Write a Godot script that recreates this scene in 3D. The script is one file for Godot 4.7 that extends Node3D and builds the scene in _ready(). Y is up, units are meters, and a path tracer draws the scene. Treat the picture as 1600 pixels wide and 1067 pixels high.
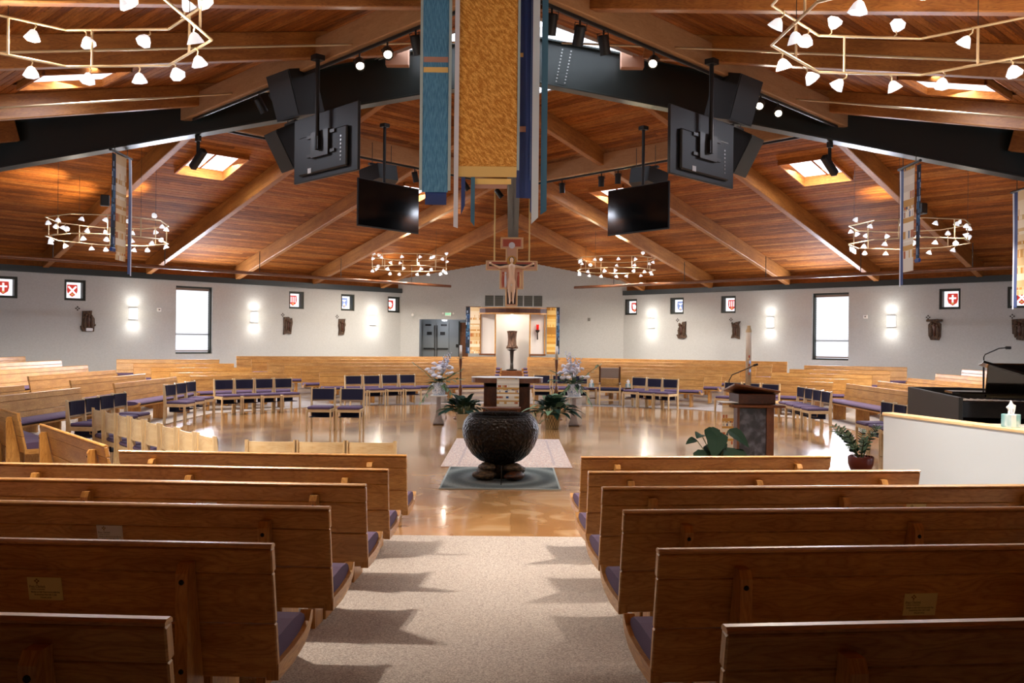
extends Node3D
# A church hall seen down its centre aisle. Metres, y up; plan depth runs along -z from the camera.

const EYE := 1.82
const HW := 4.22          # height of the roof deck at the outer walls
const PITCH := 0.26
const MID := 18.3         # depth of the cross girder (roof peak)
const R2 := 0.70710678

var M := {}
var used := {}
var rng := RandomNumberGenerator.new()

# ---------------------------------------------------------------- the whole
func _ready():
	rng.seed = 20240611
	var cam := Camera3D.new(); cam.name = "Camera"
	cam.fov = rad_to_deg(2.0 * atan(533.5 / 1400.0))
	cam.position = Vector3(0, EYE, 0); cam.rotation = Vector3(0, 0, 0.01)
	cam.near = 0.05; cam.far = 200.0
	add_child(cam); cam.current = true
	var env := Environment.new()
	env.background_mode = Environment.BG_COLOR; env.background_color = C("dfe8f2"); env.background_energy_multiplier = 1.0
	env.ambient_light_source = Environment.AMBIENT_SOURCE_DISABLED
	env.tonemap_mode = Environment.TONE_MAPPER_LINEAR
	env.tonemap_exposure = 1.25
	env.sdfgi_enabled = true; env.ssao_enabled = true; env.ssil_enabled = true
	var we := WorldEnvironment.new(); we.name = "WorldEnvironment"; we.environment = env
	add_child(we)
	materials()
	floor_setup()
	build_floor()
	build_walls()
	build_windows()
	build_roof()
	build_frame()
	build_pews()
	build_chairs()
	build_right_side()
	build_font()
	build_altar()
	build_lectern()
	build_shrine()
	build_crucifix()
	build_banners()
	build_chandeliers()
	build_spots()
	build_sconces()
	build_av()
	build_wall_things()

# ---------------------------------------------------------------- mesh collector
class Geo:
	var v := PackedVector3Array()
	var n := PackedVector3Array()
	var t := PackedVector2Array()
	var x := Transform3D()

	func tri(a, b, c, na, nb, nc, ua, ub, uc):
		var A: Vector3 = x * a
		var B: Vector3 = x * b
		var C: Vector3 = x * c
		var NA: Vector3 = (x.basis * na).normalized()
		var NB: Vector3 = (x.basis * nb).normalized()
		var NC: Vector3 = (x.basis * nc).normalized()
		if (C - A).cross(B - A).dot(NA + NB + NC) < 0.0:
			v.append_array([A, C, B]); n.append_array([NA, NC, NB]); t.append_array([ua, uc, ub])
		else:
			v.append_array([A, B, C]); n.append_array([NA, NB, NC]); t.append_array([ua, ub, uc])

	func quad(a, b, c, d, nn, grain = 0, off = Vector2.ZERO):
		var u = [uvof(a, nn, grain, off), uvof(b, nn, grain, off), uvof(c, nn, grain, off), uvof(d, nn, grain, off)]
		tri(a, b, c, nn, nn, nn, u[0], u[1], u[2])
		tri(a, c, d, nn, nn, nn, u[0], u[2], u[3])

	func uvof(p, nn, grain, off):
		var m = nn.abs()
		var k = 0 if (m.x > m.y and m.x > m.z) else (1 if m.y > m.z else 2)
		var a = 0; var b = 1
		if k == grain:
			a = (grain + 1) % 3; b = (grain + 2) % 3
			return Vector2(p[a] * 0.3, p[b]) + off
		a = grain
		b = 3 - grain - k
		return Vector2(p[a], p[b]) + off

	# box with chamfered edges; grain = axis the wood runs along
	func box(c, s, grain = 0, bev = 0.0, off = Vector2.ZERO):
		var h = s * 0.5
		bev = min(bev, min(h.x, min(h.y, h.z)) * 0.9)
		for k in 3:
			var a = (k + 1) % 3
			var b = (k + 2) % 3
			for sg in [-1.0, 1.0]:
				var nn = Vector3.ZERO; nn[k] = sg
				var q = []
				for e in [[-1, -1], [1, -1], [1, 1], [-1, 1]]:
					var p = Vector3.ZERO
					p[k] = sg * h[k]; p[a] = e[0] * (h[a] - bev); p[b] = e[1] * (h[b] - bev)
					q.append(c + p)
				quad(q[0], q[1], q[2], q[3], nn, grain, off)
		if bev <= 0.0:
			return
		for k in 3:
			var a = (k + 1) % 3
			var b = (k + 2) % 3
			for sa in [-1.0, 1.0]:
				for sb in [-1.0, 1.0]:
					var nn = Vector3.ZERO; nn[a] = sa * 0.71; nn[b] = sb * 0.7
					var q = []
					for e in [[-1, 0], [1, 0], [1, 1], [-1, 1]]:
						var p = Vector3.ZERO
						p[k] = e[0] * (h[k] - bev)
						if e[1] == 0:
							p[a] = sa * h[a]; p[b] = sb * (h[b] - bev)
						else:
							p[a] = sa * (h[a] - bev); p[b] = sb * h[b]
						q.append(c + p)
					quad(q[0], q[1], q[2], q[3], nn, grain, off)
		for sx in [-1.0, 1.0]:
			for sy in [-1.0, 1.0]:
				for sz in [-1.0, 1.0]:
					var g = Vector3(sx, sy, sz)
					var i = h - Vector3(bev, bev, bev)
					var nn = g.normalized()
					tri(c + g * Vector3(h.x, i.y, i.z), c + g * Vector3(i.x, h.y, i.z), c + g * Vector3(i.x, i.y, h.z), nn, nn, nn, off, off, off)

	# polygon in XY pushed from z0 to z1
	func prism(poly, z0, z1, grain = 0, off = Vector2.ZERO):
		var idx = Geometry2D.triangulate_polygon(poly)
		for z in [z0, z1]:
			var nn = Vector3(0, 0, -1 if z == min(z0, z1) else 1)
			for k in range(0, idx.size(), 3):
				var p = []
				for j in 3:
					p.append(Vector3(poly[idx[k + j]].x, poly[idx[k + j]].y, z))
				tri(p[0], p[1], p[2], nn, nn, nn, uvof(p[0], nn, grain, off), uvof(p[1], nn, grain, off), uvof(p[2], nn, grain, off))
		var area = 0.0
		var m = poly.size()
		for k in m:
			area += poly[k].cross(poly[(k + 1) % m])
		for k in m:
			var a = poly[k]; var b = poly[(k + 1) % m]
			if a.distance_to(b) < 1e-5: continue
			var e = (b - a).normalized()
			var nn = Vector3(e.y, -e.x, 0) * (1.0 if area > 0 else -1.0)
			quad(Vector3(a.x, a.y, z0), Vector3(b.x, b.y, z0), Vector3(b.x, b.y, z1), Vector3(a.x, a.y, z1), nn, grain, off)

	# surface of revolution; profile = [Vector2(radius, y)]
	func lathe(prof, seg = 16, c = Vector3.ZERO, jag = 0.0):
		var m = prof.size()
		for k in m - 1:
			var a = prof[k]; var b = prof[k + 1]
			for j in seg:
				var t0 = TAU * j / seg
				var t1 = TAU * (j + 1) / seg
				var d0 = Vector3(cos(t0), 0, sin(t0))
				var d1 = Vector3(cos(t1), 0, sin(t1))
				var na = pn(prof, k); var nb = pn(prof, k + 1)
				var A = c + d0 * a.x + Vector3(0, a.y, 0)
				var B = c + d1 * a.x + Vector3(0, a.y, 0)
				var C = c + d1 * b.x + Vector3(0, b.y, 0)
				var D = c + d0 * b.x + Vector3(0, b.y, 0)
				var nA = d0 * na.x + Vector3(0, na.y, 0)
				var nB = d1 * na.x + Vector3(0, na.y, 0)
				var nC = d1 * nb.x + Vector3(0, nb.y, 0)
				var nD = d0 * nb.x + Vector3(0, nb.y, 0)
				var u0 = float(j) / seg; var u1 = float(j + 1) / seg
				var v0 = float(k) / (m - 1); var v1 = float(k + 1) / (m - 1)
				if a.x > 1e-5:
					tri(A, B, C, nA, nB, nC, Vector2(u0, v0), Vector2(u1, v0), Vector2(u1, v1))
				if b.x > 1e-5:
					tri(A, C, D, nA, nC, nD, Vector2(u0, v0), Vector2(u1, v1), Vector2(u0, v1))

	func pn(prof, k):
		var d = Vector2.ZERO
		var cur = prof[k]
		if k > 0:
			var e = cur - prof[k - 1]
			if e.length() > 1e-6: d += Vector2(e.y, -e.x).normalized()
		if k < prof.size() - 1:
			var e2 = prof[k + 1] - cur
			if e2.length() > 1e-6:
				var nx = Vector2(e2.y, -e2.x).normalized()
				if d == Vector2.ZERO or d.dot(nx) > 0.35: d += nx
		return d.normalized() if d.length() > 1e-6 else Vector2(0, 1)

	func tube(pts, r, seg = 6, r1 = -1.0, caps = true):
		var m = pts.size()
		var up = Vector3.UP
		var rings = []
		for k in m:
			var d = (pts[min(k + 1, m - 1)] - pts[max(k - 1, 0)]).normalized()
			if absf(d.dot(up)) > 0.95: up = Vector3(1, 0, 0.2).normalized()
			var sx = d.cross(up).normalized()
			var sy = sx.cross(d).normalized()
			var rr = r if r1 < 0.0 else lerpf(r, r1, float(k) / (m - 1))
			var ring = []
			for j in seg + 1:
				var a = TAU * j / seg
				var o = sx * cos(a) + sy * sin(a)
				ring.append([pts[k] + o * rr, o])
			rings.append(ring)
		var run = 0.0
		for k in m - 1:
			var l = pts[k].distance_to(pts[k + 1])
			for j in seg:
				var A = rings[k][j]; var B = rings[k][j + 1]; var C = rings[k + 1][j + 1]; var D = rings[k + 1][j]
				var u0 = run; var u1 = run + l
				var v0 = float(j) / seg * r * 6.0; var v1 = float(j + 1) / seg * r * 6.0
				tri(A[0], B[0], C[0], A[1], B[1], C[1], Vector2(u0, v0), Vector2(u0, v1), Vector2(u1, v1))
				tri(A[0], C[0], D[0], A[1], C[1], D[1], Vector2(u0, v0), Vector2(u1, v1), Vector2(u1, v0))
			run += l
		if caps:
			for k in [0, m - 1]:
				var nn = (pts[0] - pts[1]).normalized() if k == 0 else (pts[m - 1] - pts[m - 2]).normalized()
				for j in seg:
					tri(pts[k], rings[k][j][0], rings[k][j + 1][0], nn, nn, nn, Vector2.ZERO, Vector2(0.01, 0), Vector2(0, 0.01))

	# a lump: sphere pushed about by noise
	func lump(c, s, amt, sd, seg = 14, rows = 9):
		var ns = FastNoiseLite.new(); ns.seed = sd; ns.frequency = 0.9
		var P = []
		for i in rows + 1:
			var row = []
			for j in seg + 1:
				var th = PI * i / rows; var ph = TAU * (j % seg) / seg
				var d = Vector3(sin(th) * cos(ph), cos(th), sin(th) * sin(ph))
				var q = ns.get_noise_3dv(d * 1.3) * amt
				row.append([c + d * s * (1.0 + q), d])
			P.append(row)
		for i in rows:
			for j in seg:
				var a = P[i][j]; var b = P[i][j + 1]; var cc = P[i + 1][j + 1]; var d = P[i + 1][j]
				var u = [Vector2(j, i), Vector2(j + 1, i), Vector2(j + 1, i + 1), Vector2(j, i + 1)]
				for k in 4: u[k] = u[k] / Vector2(seg, rows)
				var sc = Vector3(1, 1, 1) / s
				tri(a[0], b[0], cc[0], (a[1] * sc).normalized(), (b[1] * sc).normalized(), (cc[1] * sc).normalized(), u[0], u[1], u[2])
				tri(a[0], cc[0], d[0], (a[1] * sc).normalized(), (cc[1] * sc).normalized(), (d[1] * sc).normalized(), u[0], u[2], u[3])

	# a leaf blade from root along dir, bending down, folded at the midrib
	func leaf(root, dir, up, l, w, bend, tip = 1.0):
		var side = dir.cross(up).normalized()
		var nn = side.cross(dir).normalized()
		var K = 5
		var L = []; var C = []; var R = []
		for k in K + 1:
			var f = float(k) / K
			var c = root + dir * l * f - up * bend * l * f * f
			var ww = w * pow(sin(PI * clampf(0.06 + 0.94 * pow(f, 0.8 * tip), 0.0, 1.0)), 0.8) * 0.5
			L.append(c + side * ww + nn * ww * 0.25)
			R.append(c - side * ww + nn * ww * 0.25)
			C.append(c)
		for k in K:
			for q in [[L[k], C[k], C[k + 1], L[k + 1]], [C[k], R[k], R[k + 1], C[k + 1]]]:
				var fn = (q[1] - q[0]).cross(q[3] - q[0])
				if fn.length() < 1e-9: fn = (q[2] - q[1]).cross(q[3] - q[1])
				fn = fn.normalized()
				if fn.dot(nn) < 0: fn = -fn
				tri(q[0], q[1], q[2], fn, fn, fn, Vector2(0, k * 0.2), Vector2(0.5, k * 0.2), Vector2(0.5, k * 0.2 + 0.2))
				tri(q[0], q[2], q[3], fn, fn, fn, Vector2(0, k * 0.2), Vector2(0.5, k * 0.2 + 0.2), Vector2(0, k * 0.2 + 0.2))

	func done() -> ArrayMesh:
		var arr = []
		arr.resize(Mesh.ARRAY_MAX)
		arr[Mesh.ARRAY_VERTEX] = v; arr[Mesh.ARRAY_NORMAL] = n; arr[Mesh.ARRAY_TEX_UV] = t
		var m := ArrayMesh.new()
		m.add_surface_from_arrays(Mesh.PRIMITIVE_TRIANGLES, arr)
		return m

# ---------------------------------------------------------------- scene helpers
func numbered(called):
	if not used.has(called):
		used[called] = 0
		return called
	used[called] += 1
	return "%s_%03d" % [called, used[called]]

func thing(called, label, category, at = Vector3.ZERO, turn = 0.0, group = ""):
	var o := Node3D.new()
	o.name = numbered(called)
	add_child(o)
	o.position = at; o.rotation.y = turn
	o.set_meta("label", label); o.set_meta("category", category)
	if group != "": o.set_meta("group", group)
	return o

func put(called, g, mat, parent = null, xf = Transform3D()):
	var o := MeshInstance3D.new()
	o.mesh = g.done() if g is Geo else g
	o.material_override = mat
	if parent == null:
		o.name = numbered(called)
		add_child(o)
	else:
		o.name = called
		parent.add_child(o, true)
	o.transform = xf
	return o

func solo(called, label, category, g, mat, at = Vector3.ZERO, turn = 0.0, group = ""):
	var o = put(called, g, mat, null, Transform3D(Basis(Vector3.UP, turn), at))
	o.set_meta("label", label); o.set_meta("category", category)
	if group != "": o.set_meta("group", group)
	return o

func struct(called, g, mat):
	var o = put(called, g, mat)
	o.set_meta("kind", "structure")
	return o

func copy(o, at, turn, label):
	var r = o.duplicate()
	r.name = numbered(String(o.name).rstrip("0123456789").trim_suffix("_"))
	add_child(r)
	r.position = at; r.rotation.y = turn
	r.set_meta("label", label)
	return r

func bx(c, s, grain = 0, bev = 0.0, off = Vector2.ZERO):
	var g := Geo.new()
	g.box(c, s, grain, bev, off)
	return g

func W(xd: Vector2, y: float) -> Vector3:       # plan point (x, depth) at height y
	return Vector3(xd.x, y, -xd.y)

func ro() -> Vector2:
	return Vector2(rng.randf() * 5.0, rng.randf() * 5.0)

func nth(k):
	return ["first", "second", "third", "fourth", "fifth", "sixth", "seventh", "eighth", "ninth", "tenth"][k]

# ---------------------------------------------------------------- textures and materials
func tex(w, h, fn):
	var b := PackedByteArray()
	b.resize(w * h * 3)
	var k := 0
	for y in h:
		for x in w:
			var c: Color = fn.call(x, y)
			b[k] = int(clampf(c.r, 0, 1) * 255.0); b[k + 1] = int(clampf(c.g, 0, 1) * 255.0); b[k + 2] = int(clampf(c.b, 0, 1) * 255.0)
			k += 3
	var im := Image.create_from_data(w, h, false, Image.FORMAT_RGB8, b)
	im.generate_mipmaps()
	return ImageTexture.create_from_image(im)

func noise(sd, freq, oct = 4):
	var ns := FastNoiseLite.new()
	ns.seed = sd; ns.frequency = freq; ns.noise_type = FastNoiseLite.TYPE_SIMPLEX
	ns.fractal_octaves = oct
	return ns

# wood whose grain runs along u; wraps in both directions
func wood_tex(sd, light: Color, dark: Color, rings: float, streak: float, w = 512, h = 256):
	var a = noise(sd, 1.0, 3); var b = noise(sd + 7, 1.0, 2)
	return tex(w, h, func(x, y):
		var tu = TAU * x / w; var v = float(y) / h
		var cx = cos(tu) * 0.35; var cy = sin(tu) * 0.35
		var vv = absf(v - 0.5) * 2.0                      # mirrored across so that it wraps
		var warp = a.get_noise_3d(cx * 1.6, cy * 1.6, vv * 2.2)
		var ring = sin((vv * 3.0 + warp * 1.1) * rings)
		ring = pow(absf(ring), 0.7)
		var fine = b.get_noise_3d(cx * 14.0, cy * 14.0, vv * 190.0) * 0.5 + b.get_noise_3d(cx * 40.0 + 9.0, cy * 40.0, vv * 420.0) * 0.35
		var f = clampf(0.5 + warp * 0.45 + (ring - 0.6) * 0.5 + fine * streak, 0.0, 1.0)
		return dark.lerp(light, f))

func mat(col: Color, rough = 0.8, metal = 0.0, tx = null, scale = Vector3.ONE):
	var m := StandardMaterial3D.new()
	m.albedo_color = col; m.roughness = rough; m.metallic = metal
	if tx != null:
		m.albedo_texture = tx; m.uv1_scale = scale
	return m

func glow(col: Color, e: float, base = Color(0.9, 0.9, 0.9)):
	var m = mat(base, 0.6)
	m.emission_enabled = true; m.emission = col; m.emission_energy_multiplier = e
	return m

func C(s: String) -> Color:
	return Color(s)

func triplanar(m, s, world = true):
	m.uv1_triplanar = true; m.uv1_world_triplanar = world
	m.uv1_scale = Vector3(s, s, s)
	return m

func bump(m, tx, cm):
	m.heightmap_enabled = true; m.heightmap_texture = tx; m.heightmap_scale = cm
	return m

func materials():
	var oak = wood_tex(11, C("d8ab68"), C("a3733a"), 9.0, 0.5)
	var sc = Vector3(0.55, 2.2, 1)
	for k in 3:
		M["oak%d" % k] = mat([C("fffaf0"), C("f2e6d0"), C("fff2d8")][k], 0.4, 0.0, oak, sc)
		M["oak%d" % k].clearcoat_enabled = true
		M["oak%d" % k].clearcoat = 0.2; M["oak%d" % k].clearcoat_roughness = 0.25
	var maple = wood_tex(23, C("e6cfa4"), C("cfae7c"), 5.0, 0.35, 256, 128)
	M.maple = mat(C("ffffff"), 0.4, 0.0, maple, sc)
	var cedar = wood_tex(37, C("bd7a3a"), C("74441d"), 7.0, 0.7, 1024, 128)
	for k in 4:
		M["cedar%d" % k] = mat([C("ffffff"), C("e0d2c0"), C("fff0d4"), C("c8b8a4")][k], 0.75, 0.0, cedar, Vector3(0.35, 3.2, 1))
		M["cedar%d" % k].metallic_specular = 0.3
	var glu = wood_tex(41, C("b47838"), C("7d4a1e"), 12.0, 0.5, 512, 256)
	M.glulam = mat(C("ffffff"), 0.5, 0.0, glu, Vector3(0.3, 1.6, 1))
	M.paint_wood = mat(C("b88a5e"), 0.6, 0.0, wood_tex(43, C("ffffff"), C("e6dccf"), 6.0, 0.5, 256, 128), Vector3(0.4, 1.5, 1))
	var dk = wood_tex(53, C("5a3018"), C("2c140a"), 9.0, 0.6, 256, 256)
	M.dark_wood = mat(C("ffffff"), 0.3, 0.0, dk, Vector3(0.8, 1.8, 1))
	M.mid_wood = mat(C("ffffff"), 0.35, 0.0, wood_tex(59, C("7d4d2c"), C("55311b"), 9.0, 0.6, 256, 256), Vector3(0.8, 1.8, 1))
	var cn = noise(3, 1.0, 3)
	var cloth = tex(128, 128, func(x, y):
		var q = 0.86 + 0.14 * sin(x * TAU / 4.0) * sin(y * TAU / 4.0) + cn.get_noise_2d(x * 3.7, y * 3.7) * 0.1
		return Color(q, q, q))
	M.cushion = mat(C("68557a"), 0.95, 0.0, cloth, Vector3(9, 9, 1))
	M.cushion.rim_enabled = true; M.cushion.rim = 0.3
	M.navy = mat(C("2a2a48"), 0.95, 0.0, cloth, Vector3(9, 9, 1))
	M.tan_cloth = mat(C("a99484"), 0.95, 0.0, cloth, Vector3(9, 9, 1))
	var pl = noise(5, 1.0, 4)
	var plaster = tex(256, 256, func(x, y):
		var a = TAU * x / 256.0; var b = TAU * y / 256.0
		var q = 0.95 + 0.05 * pl.get_noise_3d(cos(a) * 6.0 + cos(b) * 6.0, sin(a) * 6.0, sin(b) * 6.0)
		return Color(q, q, q))
	M.wall = mat(C("c2c7c8"), 0.9, 0.0, plaster)
	triplanar(M.wall, 0.5)
	M.white = mat(C("e8e9e8"), 0.75)
	M.white_wall = mat(C("c3d0dc"), 0.7)
	M.reveal = mat(C("e6e6e2"), 0.8)
	M.steel = mat(C("1e2624"), 0.35)
	M.black = mat(C("0d0d0d"), 0.5)
	M.gloss_black = mat(C("101010"), 0.12)
	M.gloss_black.clearcoat_enabled = true; M.gloss_black.clearcoat = 1.0; M.gloss_black.clearcoat_roughness = 0.05
	M.screen = mat(C("08090a"), 0.1)
	M.frame_dark = mat(C("20281f"), 0.5)
	M.brass = mat(C("cdb893"), 0.35, 0.6)
	M.metal = mat(C("9a9a98"), 0.35, 0.9)
	M.dark_metal = mat(C("3a3836"), 0.4, 0.6)
	M.screw = mat(C("1c130d"), 0.4, 0.5)
	M.plate = mat(C("c89a80"), 0.6)
	# floors
	var f1 = noise(71, 1.0, 4); var f2 = noise(73, 1.0, 3)
	var conc = tex(1024, 1024, func(x, y):
		var q = f1.get_noise_2d(x * 0.006, y * 0.006); var r = f2.get_noise_2d(x * 0.022 + q * 1.5, y * 0.022)
		var f = clampf(0.5 + q * 0.6 + r * 0.3, 0, 1)
		return C("91683e").lerp(C("bf9566"), f).lerp(C("d2bc9e"), clampf(r * 0.8 - 0.15, 0, 0.4)))
	M.concrete = mat(C("ffffff"), 0.17, 0.0, conc, Vector3(0.05, 0.05, 1))
	M.concrete.clearcoat_enabled = true; M.concrete.clearcoat = 0.35; M.concrete.clearcoat_roughness = 0.06
	var k1 = noise(81, 0.9, 1)
	var carp = tex(256, 256, func(x, y):
		var q = k1.get_noise_2d(x * 2.3, y * 2.3)
		var rr = float(hash(Vector2i(x / 2, y / 2)) % 1000) / 1000.0
		var f = clampf(0.5 + q * 0.35 + (rr - 0.5) * 0.7, 0, 1)
		return C("837b77").lerp(C("c9c2bc"), f))
	M.carpet = mat(C("ffffff"), 1.0, 0.0, carp, Vector3(1.1, 1.1, 1))
	bump(M.carpet, carp, 0.4)
	# textiles
	var g1 = noise(91, 1.0, 3)
	var gold = tex(256, 512, func(x, y):
		var yy = y * 1.5
		var q = g1.get_noise_2d(x * 0.16, yy * 0.16) * 0.7 + g1.get_noise_2d((x - yy) * 0.05 + 90.0, (x + yy * 0.9) * 0.016) * 0.8
		return C("ac6c1a").lerp(C("f4c670"), clampf(0.45 + q * 0.7, 0, 1)))
	M.gold = mat(C("ffffff"), 0.7, 0.0, gold)
	var blue = tex(128, 512, func(x, y):
		var q = g1.get_noise_2d(x * 0.09 + 50.0, y * 0.05) * 0.8 + g1.get_noise_2d(x * 0.3, y * 0.3) * 0.3
		return C("2c6794").lerp(C("6cabd2"), clampf(0.45 + q * 0.7, 0, 1)))
	M.blue = mat(C("ffffff"), 0.8, 0.0, blue, Vector3(2.6, 0.6, 1))
	M.navy_silk = mat(C("28468a"), 0.6, 0.0, cloth, Vector3(5, 5, 1))
	M.teal_silk = mat(C("376a88"), 0.6)
	M.pale_silk = mat(C("bccfdd"), 0.6)
	M.white_silk = mat(C("c9d2e2"), 0.6)
	M.trim_cloth = mat(C("9fb8bf"), 0.8)
	M.pale_gold = mat(C("d8bd78"), 0.8)
	M.mauve = mat(C("a88478"), 0.8)
	M.tan_patch = mat(C("ffffff"), 0.9, 0.0, patch_tex(5, [C("c9ab7c"), C("d9c29a"), C("b98a4c"), C("e3d6bd"), C("c48a3e"), C("a7653a")], 24, 64, 0.5))
	M.blue_patch = mat(C("ffffff"), 0.9, 0.0, patch_tex(9, [C("1d2c4a"), C("14202f"), C("2e5a80"), C("24406a"), C("8a9bb0"), C("101820")], 12, 64, 1.0))
	M.white_patch = mat(C("ffffff"), 0.9, 0.0, patch_tex(15, [C("ece6d6"), C("e2d9c4"), C("c79a55"), C("d9d2c2"), C("b0623c"), C("2b4a78")], 24, 64, 0.35))
	M.gold_patch = mat(C("ffffff"), 0.9, 0.0, patch_tex(19, [C("d2a44c"), C("c08a34"), C("e0c07a"), C("a5742c"), C("3c2c1c")], 24, 64, 0.5))
	var rug = tex(256, 512, func(x, y):
		var q = g1.get_noise_2d(x * 0.08, y * 0.08); var e = mini(mini(x, 255 - x), mini(y, 511 - y))
		var c = C("dad3cc").lerp(C("c4b6ae"), clampf(0.3 + q, 0, 1))
		var fl = g1.get_noise_2d(x * 0.22 + 400.0, y * 0.22)
		if fl > 0.3: c = C("8d8590")
		elif fl < -0.36: c = C("b98f82")
		if e > 30 and e < 36: c = c.lerp(C("9a9098"), 0.5)
		return c)
	M.rug = mat(C("ffffff"), 1.0, 0.0, rug)
	var matt = tex(256, 256, func(x, y):
		var d = Vector2(x - 127.5, y - 127.5).length() / 127.5
		var q = g1.get_noise_2d(x * 0.5, y * 0.5) * 0.5
		var ring = sin(d * 13.0 + q * 2.0) * 0.5 + 0.5
		var rr = float(hash(Vector2i(x, y)) % 1000) / 1000.0
		var e = mini(mini(x, 255 - x), mini(y, 255 - y))
		var c = C("364144").lerp(C("929c9c"), clampf(ring * 0.7 + q * 0.6 + (rr - 0.5) * 0.5, 0, 1))
		return C("97a2a3") if e < 4 else c)
	M.mat = mat(C("ffffff"), 1.0, 0.0, matt)
	# things
	var hm = noise(101, 1.0, 2)
	hm.noise_type = FastNoiseLite.TYPE_CELLULAR
	var hammered = tex(512, 256, func(x, y):
		var a = TAU * x / 512.0
		var q = hm.get_noise_3d(cos(a) * 11.0, sin(a) * 11.0, y * 0.11)
		return Color(0.5 + q * 0.5, 0.5 + q * 0.5, 0.5 + q * 0.5))
	M.font = mat(C("1f1a16"), 0.32, 0.7)
	bump(M.font, hammered, 6.0)
	M.water = mat(C("101010"), 0.03)
	var st = noise(111, 1.0, 4)
	var stone = tex(128, 128, func(x, y):
		var q = clampf(0.5 + st.get_noise_2d(x * 0.06, y * 0.06) * 0.9, 0, 1)
		return C("2a231c").lerp(C("7d6648"), q))
	M.stone = mat(C("ffffff"), 0.5, 0.0, stone)
	M.stone_red = mat(C("d99a6a"), 0.5, 0.0, stone)
	M.leaf = mat(C("1e3428"), 0.6)
	M.leaf.metallic_specular = 0.25
	M.leaf_grey = mat(C("6f8f6c"), 0.5)
	M.leaf_pale = mat(C("8ea488"), 0.6)
	M.stem = mat(C("4d5a34"), 0.7)
	M.petal = mat(C("ece9ef"), 0.7); M.petal.backlight_enabled = true; M.petal.backlight = C("404048")
	M.petal_pink = mat(C("e6c6c8"), 0.7)
	M.petal_lilac = mat(C("cdd0e2"), 0.7)
	var vz = noise(121, 1.0, 2)
	M.vase = mat(C("ffffff"), 0.2, 0.0, tex(128, 128, func(x, y):
		return C("e4e8ee") if absf(vz.get_noise_2d(x * 0.12, y * 0.12)) > 0.18 else C("7e93b4")))
	M.cream_pot = mat(C("d9cba8"), 0.7)
	var wk = tex(64, 64, func(x, y):
		var q = 0.75 + 0.25 * sin(x * TAU / 16.0) * sin(y * TAU / 8.0)
		return Color(q, q, q))
	M.wicker = mat(C("d1b177"), 0.8, 0.0, wk, Vector3(4, 2, 1))
	M.red_pot = mat(C("6e2a1e"), 0.3)
	M.soil = mat(C("2a2018"), 1.0)
	M.wax = mat(C("f6f4ee"), 0.5)
	M.acrylic = mat(Color(0.92, 0.95, 0.97, 0.13), 0.03); M.acrylic.transparency = BaseMaterial3D.TRANSPARENCY_ALPHA
	var bz = noise(131, 1.0, 4)
	M.bronze = mat(C("ffffff"), 0.5, 0.25, tex(128, 128, func(x, y):
		return C("3c2a22").lerp(C("8a6a54"), clampf(0.5 + bz.get_noise_2d(x * 0.12, y * 0.03), 0, 1))))
	M.slate = mat(C("ffffff"), 0.22, 0.0, tex(128, 128, func(x, y):
		return C("2b2c36").lerp(C("5c6070"), clampf(0.35 + bz.get_noise_2d(x * 0.05, y * 0.05) * 1.1, 0, 1))))
	M.red_glass = mat(C("c01818"), 0.15)
	M.red_glass.emission_enabled = true; M.red_glass.emission = C("ff2010"); M.red_glass.emission_energy_multiplier = 0.5
	M.card = mat(C("e2d898"), 0.6)
	M.card_white = mat(C("dfe2e4"), 0.6)
	M.ink = mat(C("3a3424"), 0.8)
	M.ink_gold = mat(C("8a6a24"), 0.7)
	M.door_grey = mat(C("8e9698"), 0.5)
	M.vent = mat(C("6e6e6a"), 0.5)
	M.icon_gold = mat(C("dcb988"), 0.5)
	M.icon_red = mat(C("b0543c"), 0.6)
	M.icon_dark = mat(C("2c1e18"), 0.6)
	M.icon_field = mat(C("cfa184"), 0.6)
	M.skin = mat(C("e2c3a2"), 0.6)
	M.hair = mat(C("3a2416"), 0.8)
	M.loin = mat(C("d9dde6"), 0.7)
	M.rope = mat(C("c2a468"), 0.9)
	M.carving = mat(C("ffffff"), 0.6, 0.0, tex(64, 64, func(x, y):
		return C("2a1d14").lerp(C("664a2e"), clampf(0.4 + bz.get_noise_2d(x * 0.2, y * 0.2), 0, 1))))
	M.teal_box = mat(C("ffffff"), 0.7, 0.0, tex(64, 64, func(x, y):
		return C("dfe6ea").lerp(C("5d9aa4"), clampf(float(bz.get_noise_2d(x * 0.1, y * 0.05)) * 1.6 + 0.35, 0, 1))))
	M.tissue = mat(C("f2f2f4"), 0.9)
	# glowing things
	M.daylight = glow(C("eef3ff"), 1.5)
	M.blind = glow(C("f2f5fc"), 0.74, C("b8bcc0"))
	M.slat = glow(C("f2f5fc"), 0.62, C("c8ccd0"))
	M.lamp_glass = glow(C("f6f8ff"), 0.55, C("dfe2e6"))
	M.bulb = glow(C("fff3e0"), 9.0)
	M.spot_face = glow(C("ffedd0"), 5.0)
	M.sconce = glow(C("fff8f0"), 0.5, C("d8dade"))
	M.shield_white = glow(C("f4f6fa"), 0.85)
	M.shield_red = glow(C("e0483c"), 0.5, C("c8342c"))
	M.shield_blue = glow(C("8fa4d8"), 0.55, C("8094c8"))
	M.shield_gold = glow(C("e8c070"), 0.5, C("d8b060"))
	M.exit_green = glow(C("60e0a8"), 0.8, C("90e8c0"))

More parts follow.
